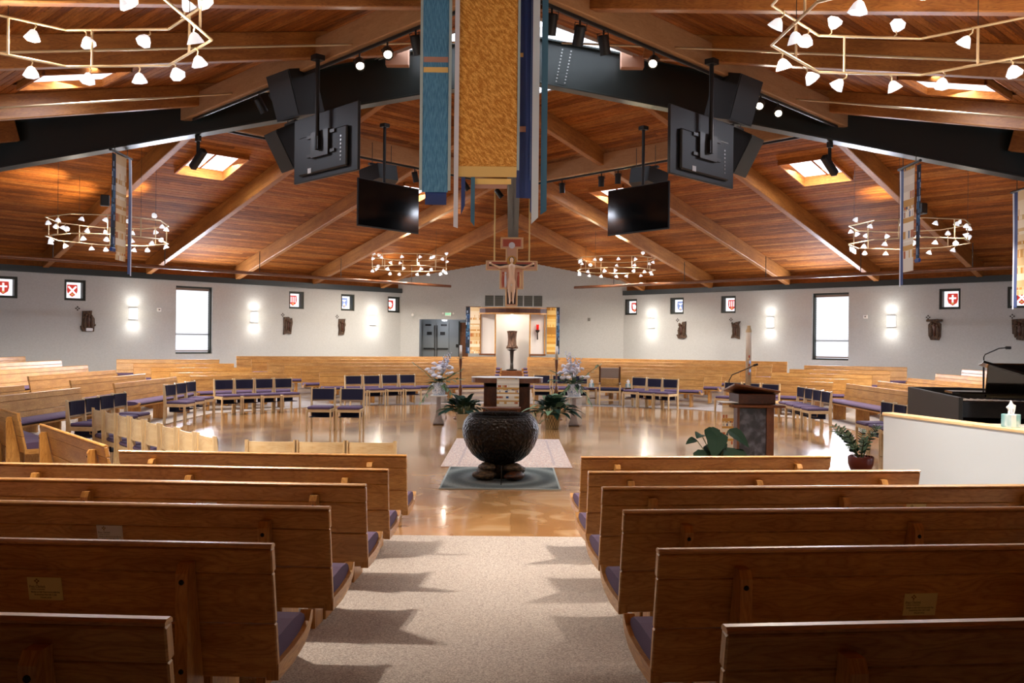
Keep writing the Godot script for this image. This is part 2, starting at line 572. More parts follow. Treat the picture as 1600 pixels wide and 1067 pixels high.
func patch_tex(sd, pal, w, h, row_p):
	var r := RandomNumberGenerator.new(); r.seed = sd
	var im := Image.create(w * 4, h * 4, false, Image.FORMAT_RGB8)
	var y := 0
	while y < h:
		var hh = r.randi_range(1, 5)
		var base = pal[r.randi() % 4]
		im.fill_rect(Rect2i(0, y * 4, w * 4, hh * 4), base)
		if r.randf() < row_p:
			var x := 0
			while x < w:
				var ww = r.randi_range(1, 4)
				if r.randf() < 0.55: im.fill_rect(Rect2i(x * 4, y * 4 + 1, ww * 4 - 1, hh * 4 - 2), pal[r.randi() % pal.size()])
				x += ww
		y += hh
	return ImageTexture.create_from_image(im)

# ---------------------------------------------------------------- the setting
var edges := []      # sides of the flat middle of the floor: [point, outward normal, slope]

func floor_setup():
	var fp = [Vector2(-3.3, 7.2), Vector2(-8.4, 13.2), Vector2(-8.4, 22.0), Vector2(-5.6, 25.6), Vector2(0, 27.5), Vector2(5.6, 25.6), Vector2(8.4, 22.0), Vector2(8.4, 13.2), Vector2(3.3, 7.2)]
	for k in fp.size():
		var a = fp[k]; var b = fp[(k + 1) % fp.size()]
		var e = (b - a).normalized()
		var nn = Vector2(-e.y, e.x)
		if nn.dot(a - Vector2(0, 17.5)) < 0: nn = -nn
		edges.append([a, nn, 0.095 if (a.y + b.y) * 0.5 > 23.0 else 0.058])

func out_by(p: Vector2) -> float:
	var m := -99.0
	for e in edges: m = maxf(m, (p - e[0]).dot(e[1]))
	return m

func floor_h(p: Vector2) -> float:
	var h := 0.0
	for e in edges: h = maxf(h, (p - e[0]).dot(e[1]) * e[2])
	return h

func inner_r(dir: Vector2) -> float:      # edge of the concrete along a direction from the middle
	var r := 99.0
	for e in edges:
		var q = dir.dot(e[1])
		if q > 0.01: r = minf(r, ((e[0] - Vector2(0, 17.5)).dot(e[1]) - 1.12) / q)
	return r

func build_floor():
	var g := Geo.new()
	var c = Vector2(0, 17.5)
	var K := 144
	for k in K:
		var d0 = Vector2.from_angle(TAU * k / K); var d1 = Vector2.from_angle(TAU * (k + 1) / K)
		var p0 = c + d0 * (inner_r(d0) + 0.05); var p1 = c + d1 * (inner_r(d1) + 0.05)
		g.tri(W(c, 0), W(p0, 0), W(p1, 0), Vector3.UP, Vector3.UP, Vector3.UP, c, p0, p1)
		g.tri(W(c, -0.2), W(p0, -0.2), W(p1, -0.2), Vector3.DOWN, Vector3.DOWN, Vector3.DOWN, c, p0, p1)
	struct("floor", g, M.concrete)
	g = Geo.new()
	var R := 18
	for k in K:
		var row = []
		for j in R + 1:
			var q = []
			for kk in [k, k + 1]:
				var d = Vector2.from_angle(TAU * kk / K)
				var r = lerpf(inner_r(d), 25.5, pow(float(j) / R, 1.35))
				var p = c + d * r
				q.append([p, floor_h(p) + 0.012])
			row.append(q)
		for j in R:
			var a = row[j][0]; var b = row[j][1]; var cc = row[j + 1][1]; var d = row[j + 1][0]
			var A = W(a[0], a[1]); var B = W(b[0], b[1]); var CC = W(cc[0], cc[1]); var D = W(d[0], d[1])
			var nn = (CC - A).cross(B - A).normalized()
			if nn.y < 0: nn = -nn
			g.tri(A, B, CC, nn, nn, nn, a[0], b[0], cc[0])
			g.tri(A, CC, D, nn, nn, nn, a[0], cc[0], d[0])
			if j == 0:
				g.tri(A, B, B - Vector3(0, 0.1, 0), (W(c, 0) - A).normalized(), (W(c, 0) - A).normalized(), (W(c, 0) - A).normalized(), a[0], b[0], b[0])
				g.tri(A, B - Vector3(0, 0.1, 0), A - Vector3(0, 0.1, 0), (W(c, 0) - A).normalized(), (W(c, 0) - A).normalized(), (W(c, 0) - A).normalized(), a[0], b[0], b[0])
	struct("floor", g, M.carpet)

# upright wall from a to b (plan), its room face on that line, with rectangular openings [s0, s1, y0, y1]
func wall(called, a: Vector2, b: Vector2, y0: float, y1: float, holes: Array, m):
	var g := Geo.new()
	var dir = (b - a).normalized()
	var l = a.distance_to(b)
	var outw = Vector2(-dir.y, dir.x)
	if outw.dot(a - Vector2(0, 17.5)) < 0: outw = -outw
	var bas = Basis(W(dir, 0), Vector3.UP, W(outw, 0))
	g.x = Transform3D(bas, W(a, 0))
	var xs = [0.0, l]
	for h in holes: xs.append_array([h[0], h[1]])
	xs.sort()
	for k in xs.size() - 1:
		var s0 = xs[k]; var s1 = xs[k + 1]
		if s1 - s0 < 1e-4: continue
		var cuts = [y0]
		for h in holes:
			if h[0] < s1 - 1e-4 and h[1] > s0 + 1e-4: cuts.append_array([h[2], h[3]])
		cuts.append(y1)
		for q in range(0, cuts.size(), 2):
			if cuts[q + 1] - cuts[q] > 1e-4:
				g.box(Vector3((s0 + s1) * 0.5, (cuts[q] + cuts[q + 1]) * 0.5, 0.16), Vector3(s1 - s0, cuts[q + 1] - cuts[q], 0.32))
	return struct(called, g, m)

func wall_frame(side: int, s: float, y: float, inset = 0.0) -> Transform3D:   # on the far side walls: x along the wall toward the far corner, z into the room
	var X = side * (4.35 + R2 * s)
	var d = 35.0 - R2 * s
	var into = Vector2(-side * R2, -R2)
	var zc = W(into, 0); var xc = Vector3.UP.cross(zc)
	return Transform3D(Basis(xc, Vector3.UP, zc), W(Vector2(X, d), y) + zc * inset)

func build_walls():
	var smalls = [0.34, 2.48, 4.65, 12.1, 13.95]
	for side in [-1, 1]:
		var a = Vector2(side * 4.35, 35); var b = Vector2(side * (4.35 + R2 * 23.6), 35 - R2 * 23.6)
		var holes = []
		for s in smalls: holes.append([s - 0.3, s + 0.3, 2.9, 3.51])
		for s in [8.42]: holes.append([s - 0.62, s + 0.62, 1.32, 3.5])
		holes.sort_custom(func(p, q): return p[0] < q[0])
		var nm = "wall_left" if side < 0 else "wall_right"
		wall(nm, a, b, -0.2, 3.66, holes, M.wall)
		# dark steel band and timber fascia over the wall
		var l = 23.6
		var mid = wall_frame(side, l * 0.5, 3.75)
		var g := Geo.new(); g.x = mid; g.box(Vector3(0, 0, -0.02), Vector3(l, 0.18, 0.2))
		struct("trim_%d" % (1 if side < 0 else 2), g, M.steel)
		g = Geo.new(); g.x = wall_frame(side, l * 0.5, 4.08); g.box(Vector3(0, 0, -0.14), Vector3(l, 0.5, 0.12), 0, 0.0, ro())
		struct("trim_%d" % (3 if side < 0 else 4), g, M.cedar1)
		# the near side walls, behind the picture
		var na = Vector2(side * 21.04, 18.3); var nb = Vector2(side * 5.0, -2.2)
		wall("wall_near_left" if side < 0 else "wall_near_right", na, nb, -0.2, 5.0, [[8.0, 9.6, 1.32, 3.5], [14.0, 15.6, 1.32, 3.5]], M.dark_wood)
	wall("wall_near", Vector2(-5.2, -2.2), Vector2(5.2, -2.2), -0.2, 5.0, [], M.dark_wood)
	# back wall: a gable with a doorway
	var top = func(x): return HW + 0.06 + PITCH * R2 * (4.34 - absf(x))
	var gb := Geo.new()
	gb.x = Transform3D(Basis(), Vector3(0, 0, -35.0))
	for s in [[-4.5, -3.63, -0.2], [-3.63, -1.71, 2.66], [-1.71, 0.0, -0.2], [0.0, 4.5, -0.2]]:
		gb.prism(PackedVector2Array([Vector2(s[0], s[2]), Vector2(s[1], s[2]), Vector2(s[1], top.call(s[1])), Vector2(s[0], top.call(s[0]))]), -0.3, 0.0)
	struct("wall_back", gb, M.wall)
	# the vestibule behind the doorway
	var gv := Geo.new()
	gv.box(Vector3(-2.67, 1.5, -36.75), Vector3(2.4, 3.2, 0.1))
	gv.box(Vector3(-3.75, 1.5, -36.0), Vector3(0.1, 3.2, 1.5))
	gv.box(Vector3(-1.6, 1.5, -36.0), Vector3(0.1, 3.2, 1.5))
	gv.box(Vector3(-2.67, 2.75, -36.0), Vector3(2.4, 0.1, 1.5))
	struct("wall_vestibule", gv, M.door_grey)
	var gf := Geo.new(); gf.box(Vector3(-2.67, 0.46, -36.0), Vector3(2.4, 0.1, 1.8))
	struct("floor", gf, M.carpet)
	# double doors
	for k in 2:
		var x = [-3.38, -2.84][k]
		var dr = Node3D.new(); dr.name = "door_%d" % (k + 1); add_child(dr); dr.set_meta("kind", "structure")
		dr.position = Vector3(x, 0.5, -36.66)
		put("leaf", bx(Vector3(0, 1.02, 0), Vector3(0.5, 2.04, 0.05)), M.door_grey, dr)
		put("sign_plate", bx(Vector3(0.0, 1.62, 0.03), Vector3(0.2, 0.13, 0.01)), M.black, dr)
		put("door_closer", bx(Vector3(0.05 * (1 if k else -1), 1.96, 0.05), Vector3(0.24, 0.08, 0.06)), M.black, dr)
		put("push_bar", bx(Vector3(0, 1.0, 0.06), Vector3(0.46, 0.05, 0.07)), M.black, dr)
		put("latch_rod", bx(Vector3(0.22 * (-1 if k else 1), 1.0, 0.05), Vector3(0.03, 1.9, 0.04)), M.dark_metal, dr)
	var d3 = Node3D.new(); d3.name = "door_3"; add_child(d3); d3.set_meta("kind", "structure"); d3.position = Vector3(-1.9, 0.5, -36.2)
	put("leaf", bx(Vector3(0, 1.03, 0), Vector3(0.4, 2.06, 0.05), 1), M.mid_wood, d3)
	put("jamb", bx(Vector3(-0.23, 1.05, 0.02), Vector3(0.06, 2.12, 0.12)), M.steel, d3)
	put("door_handle", bx(Vector3(-0.14, 1.0, 0.05), Vector3(0.03, 0.14, 0.05)), M.metal, d3)
	solo("card_reader", "small black card reader on the grey vestibule wall beside the double doors", "card reader", bx(Vector3.ZERO, Vector3(0.09, 0.13, 0.05), 0, 0.01), M.black, Vector3(-2.25, 1.62, -36.68))
	# vent grille over the shrine
	var v = thing("vent_grille", "long grey louvred air vent high on the back wall above the shrine", "vent", Vector3(0.05, 3.19, -35))
	for k in 6:
		var f = Node3D.new(); f.name = "vent_panel"; v.add_child(f, true); f.position = Vector3(-0.95 + 0.38 * k, 0.215, 0)
		put("back_plate", bx(Vector3(0, 0, 0.004), Vector3(0.33, 0.41, 0.008)), M.frame_dark, f)
		for j in 10:
			var gg := Geo.new(); gg.x = Transform3D(Basis(Vector3.RIGHT, 0.6), Vector3(0, -0.18 + 0.04 * j, 0.02)); gg.box(Vector3.ZERO, Vector3(0.33, 0.026, 0.006))
			put("louvre", gg, M.vent, f)

# ---------------------------------------------------------------- windows on the far side walls
func small_window(n, side, s, kind):
	var f = wall_frame(side, s, 3.205)
	var o = Node3D.new(); o.name = "window_%d" % n; add_child(o); o.set_meta("kind", "structure"); o.transform = f
	for r in [[Vector3(0, 0.27, -0.13), Vector3(0.6, 0.07, 0.18)], [Vector3(0, -0.27, -0.13), Vector3(0.6, 0.07, 0.18)], [Vector3(-0.265, 0, -0.13), Vector3(0.07, 0.47, 0.18)], [Vector3(0.265, 0, -0.13), Vector3(0.07, 0.47, 0.18)]]:
		put("window_frame", bx(r[0], r[1]), M.frame_dark, o)
	put("window_pane", bx(Vector3(0, 0, -0.26), Vector3(0.54, 0.55, 0.02)), M.shield_white, o)
	var pts = [Vector2(-0.14, 0.17), Vector2(0.14, 0.17), Vector2(0.15, 0.0), Vector2(0.12, -0.11), Vector2(0, -0.19), Vector2(-0.12, -0.11), Vector2(-0.15, 0.0)]
	var g := Geo.new(); g.prism(PackedVector2Array(pts), -0.25, -0.242)
	var col = [M.shield_red, M.shield_blue, M.shield_red, M.shield_red, M.shield_red][kind]
	put("shield_glass", g, col, o)
	var mk := Geo.new()
	if kind == 3:
		for sg in [-1, 1]:
			mk.x = Transform3D(Basis(Vector3.FORWARD, sg * 0.75), Vector3(0, 0, -0.238)); mk.box(Vector3.ZERO, Vector3(0.05, 0.32, 0.006))
	elif kind == 1:
		mk.prism(PackedVector2Array([Vector2(-0.1, 0.1), Vector2(0.1, 0.1), Vector2(0.0, 0.02)]), -0.241, -0.236)
		mk.prism(PackedVector2Array([Vector2(-0.07, -0.1), Vector2(0.07, -0.1), Vector2(0.0, 0.0)]), -0.241, -0.236)
	elif kind == 2:
		for k in 3: mk.box(Vector3(-0.08 + 0.08 * k, 0.03, -0.238), Vector3(0.035, 0.2, 0.006))
	elif kind == 0:
		mk.prism(PackedVector2Array([Vector2(-0.09, 0.11), Vector2(0.03, 0.11), Vector2(0.09, 0.03), Vector2(0.05, -0.09), Vector2(-0.07, -0.07)]), -0.241, -0.236)
	else:
		mk.box(Vector3(0, 0, -0.238), Vector3(0.05, 0.26, 0.006)); mk.box(Vector3(0, 0.03, -0.238), Vector3(0.2, 0.05, 0.006))
	put("glass_emblem", mk, M.shield_white, o)
	put("glass_jewel", bx(Vector3(0, -0.12, -0.237), Vector3(0.06, 0.05, 0.006)), M.shield_gold, o)

func big_window(n, side, s):
	var f = wall_frame(side, s, 2.41)
	var o = Node3D.new(); o.name = "window_%d" % n; add_child(o); o.set_meta("kind", "structure"); o.transform = f
	for r in [[Vector3(0, 1.065, -0.16), Vector3(1.24, 0.05, 0.16)], [Vector3(0, -1.065, -0.16), Vector3(1.24, 0.05, 0.16)], [Vector3(-0.6, 0, -0.16), Vector3(0.04, 2.08, 0.16)], [Vector3(0.6, 0, -0.16), Vector3(0.04, 2.08, 0.16)], [Vector3(0, -0.47, -0.2), Vector3(1.16, 0.04, 0.06)]]:
		put("window_frame", bx(r[0], r[1]), M.frame_dark, o)
	put("window_pane", bx(Vector3(0, 0, -0.235), Vector3(1.16, 2.08, 0.015)), M.blind, o)
	put("blind_rail", bx(Vector3(0, 1.0, -0.17), Vector3(1.14, 0.07, 0.06)), M.tan_cloth, o)
	put("blind_bottom_rail", bx(Vector3(0, -1.0, -0.17), Vector3(1.14, 0.04, 0.05)), M.tan_cloth, o)
	for k in 26:
		var g := Geo.new(); g.x = Transform3D(Basis(Vector3.RIGHT, 0.9), Vector3(0, 0.93 - 0.075 * k, -0.19)); g.box(Vector3.ZERO, Vector3(1.12, 0.07, 0.004))
		put("blind_slat", g, M.slat, o)
	var l := AreaLight3D.new(); l.name = "window_daylight"; l.area_size = Vector2(1.15, 2.05); l.light_energy = 32.0; l.light_color = C("e6eeff"); l.shadow_enabled = true; l.area_range = 40.0
	add_child(l, true); l.transform = f.translated_local(Vector3(0, 0, 0.02)).rotated_local(Vector3.UP, PI)

func build_windows():
	var n := 1
	for side in [-1, 1]:
		var ks = [0, 1, 2, 3, 4]
		var ss = [0.34, 2.48, 4.65, 12.1, 13.95]
		for k in 5:
			small_window(n, side, ss[k], (ks[k] if side < 0 else [0, 1, 2, 4, 3][k])); n += 1
		big_window(n, side, 8.42); n += 1
		# windows of the near side walls, out of frame
		var a = Vector2(side * 21.04, 18.3); var b = Vector2(side * 5.0, -2.2)
		var dir = (b - a).normalized(); var inw = Vector2(-side * absf(dir.y), absf(dir.x)) 
		for s in [8.8, 14.8]:
			var p = a + dir * s
			var zc = W(inw, 0).normalized(); var xc = Vector3.UP.cross(zc)
			var o = Node3D.new(); o.name = "window_%d" % n; n += 1
			add_child(o); o.set_meta("kind", "structure"); o.transform = Transform3D(Basis(xc, Vector3.UP, zc), W(p, 2.41))
			put("window_pane", bx(Vector3(0, 0, -0.2), Vector3(1.6, 2.18, 0.03)), M.blind, o)
			for r in [[Vector3(0, 1.06, -0.12), Vector3(1.6, 0.06, 0.12)], [Vector3(0, -1.06, -0.12), Vector3(1.6, 0.06, 0.12)], [Vector3(-0.77, 0, -0.12), Vector3(0.06, 2.1, 0.12)], [Vector3(0.77, 0, -0.12), Vector3(0.06, 2.1, 0.12)]]:
				put("window_frame", bx(r[0], r[1]), M.frame_dark, o)
			var l := AreaLight3D.new(); l.name = "window_daylight"; l.area_size = Vector2(1.5, 2.05); l.light_energy = 7.0; l.light_color = C("e6eeff"); l.shadow_enabled = true; l.area_range = 40.0
			add_child(l, true); l.transform = o.transform.translated_local(Vector3(0, 0, 0.02)).rotated_local(Vector3.UP, PI)

# ---------------------------------------------------------------- roof
# a roof plane: side = -1 left / 1 right, far = true beyond the girder; (s along the eaves, t inward from them) to world
func rp(side: int, far: bool, s: float, t: float, drop = 0.0) -> Vector3:
	var X = -4.34 - R2 * s + R2 * t
	var d = 35.0 - R2 * s - R2 * t
	if not far: d = 2.0 * MID - d
	return Vector3(X if side < 0 else -X, HW + PITCH * t - drop, -d)

const FAR_HOLES := [[10.84, 12.06, 6.55, 7.85], [4.84, 6.06, 6.55, 7.85]]
const NEAR_HOLES := [[10.6, 11.82, 6.55, 7.85]]
const NEAR_RAFTERS := [1.9, 5.2, 8.35, 12.7, 15.8, 18.8, 21.8]
const TOP := 12.9

func s_range(far: bool, t: float) -> Array:
	var lo = maxf(t - 6.138, (-t if far else -t - 5.5))
	return [lo, 23.617 - t]

func build_roof():
	var deck_edges = []
	for far in [true, false]:
		for side in [-1, 1]:
			var root = Node3D.new(); root.name = numbered("ceiling"); add_child(root); root.set_meta("kind", "structure")
			var t = 0.0 if far else -4.4
			var up = Vector3.UP
			while t < TOP - 0.001:
				var t1 = minf(t + 0.139, TOP)
				var r0 = s_range(far, t); var r1 = s_range(far, t1)
				var lo = maxf(r0[0], r1[0]); var hi = minf(r0[1], r1[1])
				if hi - lo > 0.05:
					var segs = [[lo, hi]]
					for h in (FAR_HOLES if far else NEAR_HOLES):
						if t1 > h[2] and t < h[3]:
							var nx = []
							for q in segs:
								if h[1] <= q[0] or h[0] >= q[1]: nx.append(q)
								else:
									if h[0] > q[0]: nx.append([q[0], h[0]])
									if h[1] < q[1]: nx.append([h[1], q[1]])
							segs = nx
					var fin = []
					for q in segs:
						if q[1] - q[0] > 9.0:
							var cut = q[0] + (q[1] - q[0]) * rng.randf_range(0.25, 0.75)
							fin.append([q[0], cut - 0.002]); fin.append([cut, q[1]])
						else: fin.append(q)
					for q in fin:
						var g := Geo.new()
						var a0 = q[0] - (0.08 if q[0] == lo else 0.0); var a1 = q[1] + (0.08 if q[1] == hi else 0.0)
						var low = [rp(side, far, a0, t, 0.0), rp(side, far, a1, t, 0.0), rp(side, far, a1, t1, 0.0), rp(side, far, a0, t1, 0.0)]
						var nn = (low[1] - low[0]).cross(low[3] - low[0]).normalized()
						if nn.y > 0: nn = -nn
						var off = ro()
						var uv = [Vector2(a0, 0), Vector2(a1, 0), Vector2(a1, 0.135), Vector2(a0, 0.135)]
						for k in 4: uv[k] += off
						# bottom face, chamfered to its two long edges (a V joint)
						var ch = 0.009
						var b = []
						b.append(low[0].lerp(low[3], ch / 0.139)); b.append(low[1].lerp(low[2], ch / 0.139)); b.append(low[2].lerp(low[1], ch / 0.139)); b.append(low[3].lerp(low[0], ch / 0.139))
						var lift = -nn * 0.011
						g.tri(b[0], b[1], b[2], nn, nn, nn, uv[0], uv[1], uv[2]); g.tri(b[0], b[2], b[3], nn, nn, nn, uv[0], uv[2], uv[3])
						var e1 = (nn + (low[0] - low[3]).normalized()).normalized(); var e2 = (nn + (low[3] - low[0]).normalized()).normalized()
						g.tri(b[0], b[1], low[1] + lift, e1, e1, e1, uv[0], uv[1], uv[1]); g.tri(b[0], low[1] + lift, low[0] + lift, e1, e1, e1, uv[0], uv[1], uv[0])
						g.tri(b[3], b[2], low[2] + lift, e2, e2, e2, uv[3], uv[2], uv[2]); g.tri(b[3], low[2] + lift, low[3] + lift, e2, e2, e2, uv[3], uv[2], uv[3])
						# top face
						var hi2 = -nn * 0.035
						g.tri(low[0] + hi2, low[1] + hi2, low[2] + hi2, -nn, -nn, -nn, uv[0], uv[1], uv[2]); g.tri(low[0] + hi2, low[2] + hi2, low[3] + hi2, -nn, -nn, -nn, uv[0], uv[2], uv[3])
						put("plank", g, M["cedar%d" % (rng.randi() % 4)], root)
				t = t1
			# rafters
			for k in (8 if far else 7):
				var s = 0.99 + 2.99 * k if far else NEAR_RAFTERS[k]
				var t_end = minf(minf(s + 6.138, 23.617 - s) - 0.22, TOP + 0.2)
				if not far and k == 2: t_end = 11.2
				if t_end < 1.5: continue
				var ts = -0.02 if far else maxf(-3.4, -s - 5.0)
				var a = rp(side, far, s, ts, 0.0); var b = rp(side, far, s, t_end, 0.0)
				beam("rafter", a, b, 0.17, 0.42, M.glulam, root)
			# skylights
			for h in (FAR_HOLES if far else NEAR_HOLES): skylight(side, far, h)
	# weather deck above, keeps the daylight out
	for far in [true, false]:
		for side in [-1, 1]:
			var g := Geo.new()
			var t = 0.0 if far else -4.4
			var cuts = [t, 6.55, 7.85, TOP]
			for q in 3:
				var T0 = cuts[q]; var T1 = cuts[q + 1]
				var n = 12 if q != 1 else 1
				for j in n:
					var ta = lerpf(T0, T1, float(j) / n); var tb = lerpf(T0, T1, float(j + 1) / n)
					var ra = s_range(far, ta); var rb = s_range(far, tb)
					var spans = [[0.0, 1.0]]
					if q == 1:
						var lo = ra[0]; var w = ra[1] - ra[0]
						var hs = FAR_HOLES if far else NEAR_HOLES
						spans = [[-1.0, (hs[0][0] - lo) / w], [(hs[0][1] - lo) / w, 2.0]]
						if far: spans = [[-1.0, (hs[1][0] - lo) / w], [(hs[1][1] - lo) / w, (hs[0][0] - lo) / w], [(hs[0][1] - lo) / w, 2.0]]
					for sp in spans:
						var A0 = ra[0] + (ra[1] - ra[0]) * maxf(sp[0], 0.0); var A1 = ra[0] + (ra[1] - ra[0]) * minf(sp[1], 1.0)
						var B0 = A0; var B1 = A1
						if sp[0] <= 0.0: B0 = rb[0]; A0 -= 0.1; B0 -= 0.1
						if sp[1] >= 1.0: B1 = rb[1]; A1 += 0.3; B1 += 0.3
						var P = [rp(side, far, A0, ta, -0.06), rp(side, far, A1, ta, -0.06), rp(side, far, B1, tb, -0.06), rp(side, far, B0, tb, -0.06)]
						g.quad(P[0], P[1], P[2], P[3], Vector3.DOWN)
						for k in 4: P[k] += Vector3(0, 0.1, 0)
						g.quad(P[0], P[1], P[2], P[3], Vector3.UP)
			struct("roof_deck", g, M.cedar3)

func beam(called, a: Vector3, b: Vector3, w: float, h: float, m, parent):     # top centre line a-b
	var d = (b - a); var l = d.length(); d = d / l
	var sx = Vector3.UP.cross(d).normalized()
	var up = d.cross(sx).normalized()
	var g := Geo.new()
	g.box(Vector3(0, 0, 0), Vector3(l, h, w), 0, 0.012, ro())
	return put(called, g, m, parent, Transform3D(Basis(d, up, d.cross(up)), (a + b) * 0.5 - up * h * 0.5))

func skylight(side, far, h):
	var s0 = h[0]; var s1 = h[1]; var t0 = h[2]; var t1 = h[3]
	var o = Node3D.new(); o.name = numbered("skylight"); add_child(o); o.set_meta("kind", "structure")
	var up = Vector3(0, 0.14 if far else 0.03, 0)
	var c = [rp(side, far, s0, t0), rp(side, far, s1, t0), rp(side, far, s1, t1), rp(side, far, s0, t1)]
	for k in 4:
		var a = c[k]; var b = c[(k + 1) % 4]
		var g := Geo.new()
		var nn = ((c[0] + c[2]) * 0.5 - (a + b) * 0.5); nn.y = 0; nn = nn.normalized()
		g.quad(a - Vector3(0, 0.1, 0), b - Vector3(0, 0.1, 0), b + up, a + up, nn, 0, ro())
		var ao = a - nn * 0.04; var bo = b - nn * 0.04
		g.quad(ao - Vector3(0, 0.1, 0), bo - Vector3(0, 0.1, 0), bo + up, ao + up, -nn, 0, ro())
		g.quad(ao - Vector3(0, 0.1, 0), bo - Vector3(0, 0.1, 0), b - Vector3(0, 0.1, 0), a - Vector3(0, 0.1, 0), Vector3.DOWN, 0, ro())
		put("well_board", g, M.cedar2, o)
	var pg := Geo.new()
	pg.quad(c[0] + up, c[1] + up, c[2] + up, c[3] + up, Vector3.DOWN)
	pg.quad(c[0] + up * 1.05, c[1] + up * 1.05, c[2] + up * 1.05, c[3] + up * 1.05, Vector3.UP)
	put("skylight_pane", pg, M.daylight, o)
	var m0 = (c[0] + c[1]) * 0.5 + up * 0.9; var m1 = (c[2] + c[3]) * 0.5 + up * 0.9
	var bar := Geo.new(); bar.tube([m0, m1], 0.02, 6)
	put("glazing_bar", bar, M.cedar1, o)
	var l := AreaLight3D.new(); l.name = "skylight_daylight"; l.area_size = Vector2(1.1, 1.1); l.light_energy = 14.0; l.light_color = C("e6eeff"); l.shadow_enabled = true; l.area_range = 40.0
	add_child(l, true)
	l.position = (c[0] + c[1] + c[2] + c[3]) * 0.25 + Vector3(0, 0.04 if far else 0.0, 0)
	l.rotation = Vector3(-PI / 2, 0, 0)

func girder(called, label, a: Vector3, b: Vector3, depth: float, fl: float):
	# steel I-girder, top centre line a-b, nine tenths of a metre deep
	var o = thing(called, label, "girder")
	var d = (b - a); var l = d.length(); d = d / l
	var sx = Vector3.UP.cross(d).normalized(); var up = d.cross(sx).normalized()
	var base = Transform3D(Basis(d, up, d.cross(up)), (a + b) * 0.5)
	put("web", bx(Vector3(0, -depth * 0.5, 0), Vector3(l, depth, 0.04)), M.steel, o, base)
	put("top_flange", bx(Vector3(0, -0.02, 0), Vector3(l, 0.04, fl), 0, 0.006), M.steel, o, base)
	put("bottom_flange", bx(Vector3(0, -depth + 0.02, 0), Vector3(l, 0.04, fl), 0, 0.006), M.steel, o, base)
	return [o, base, l]

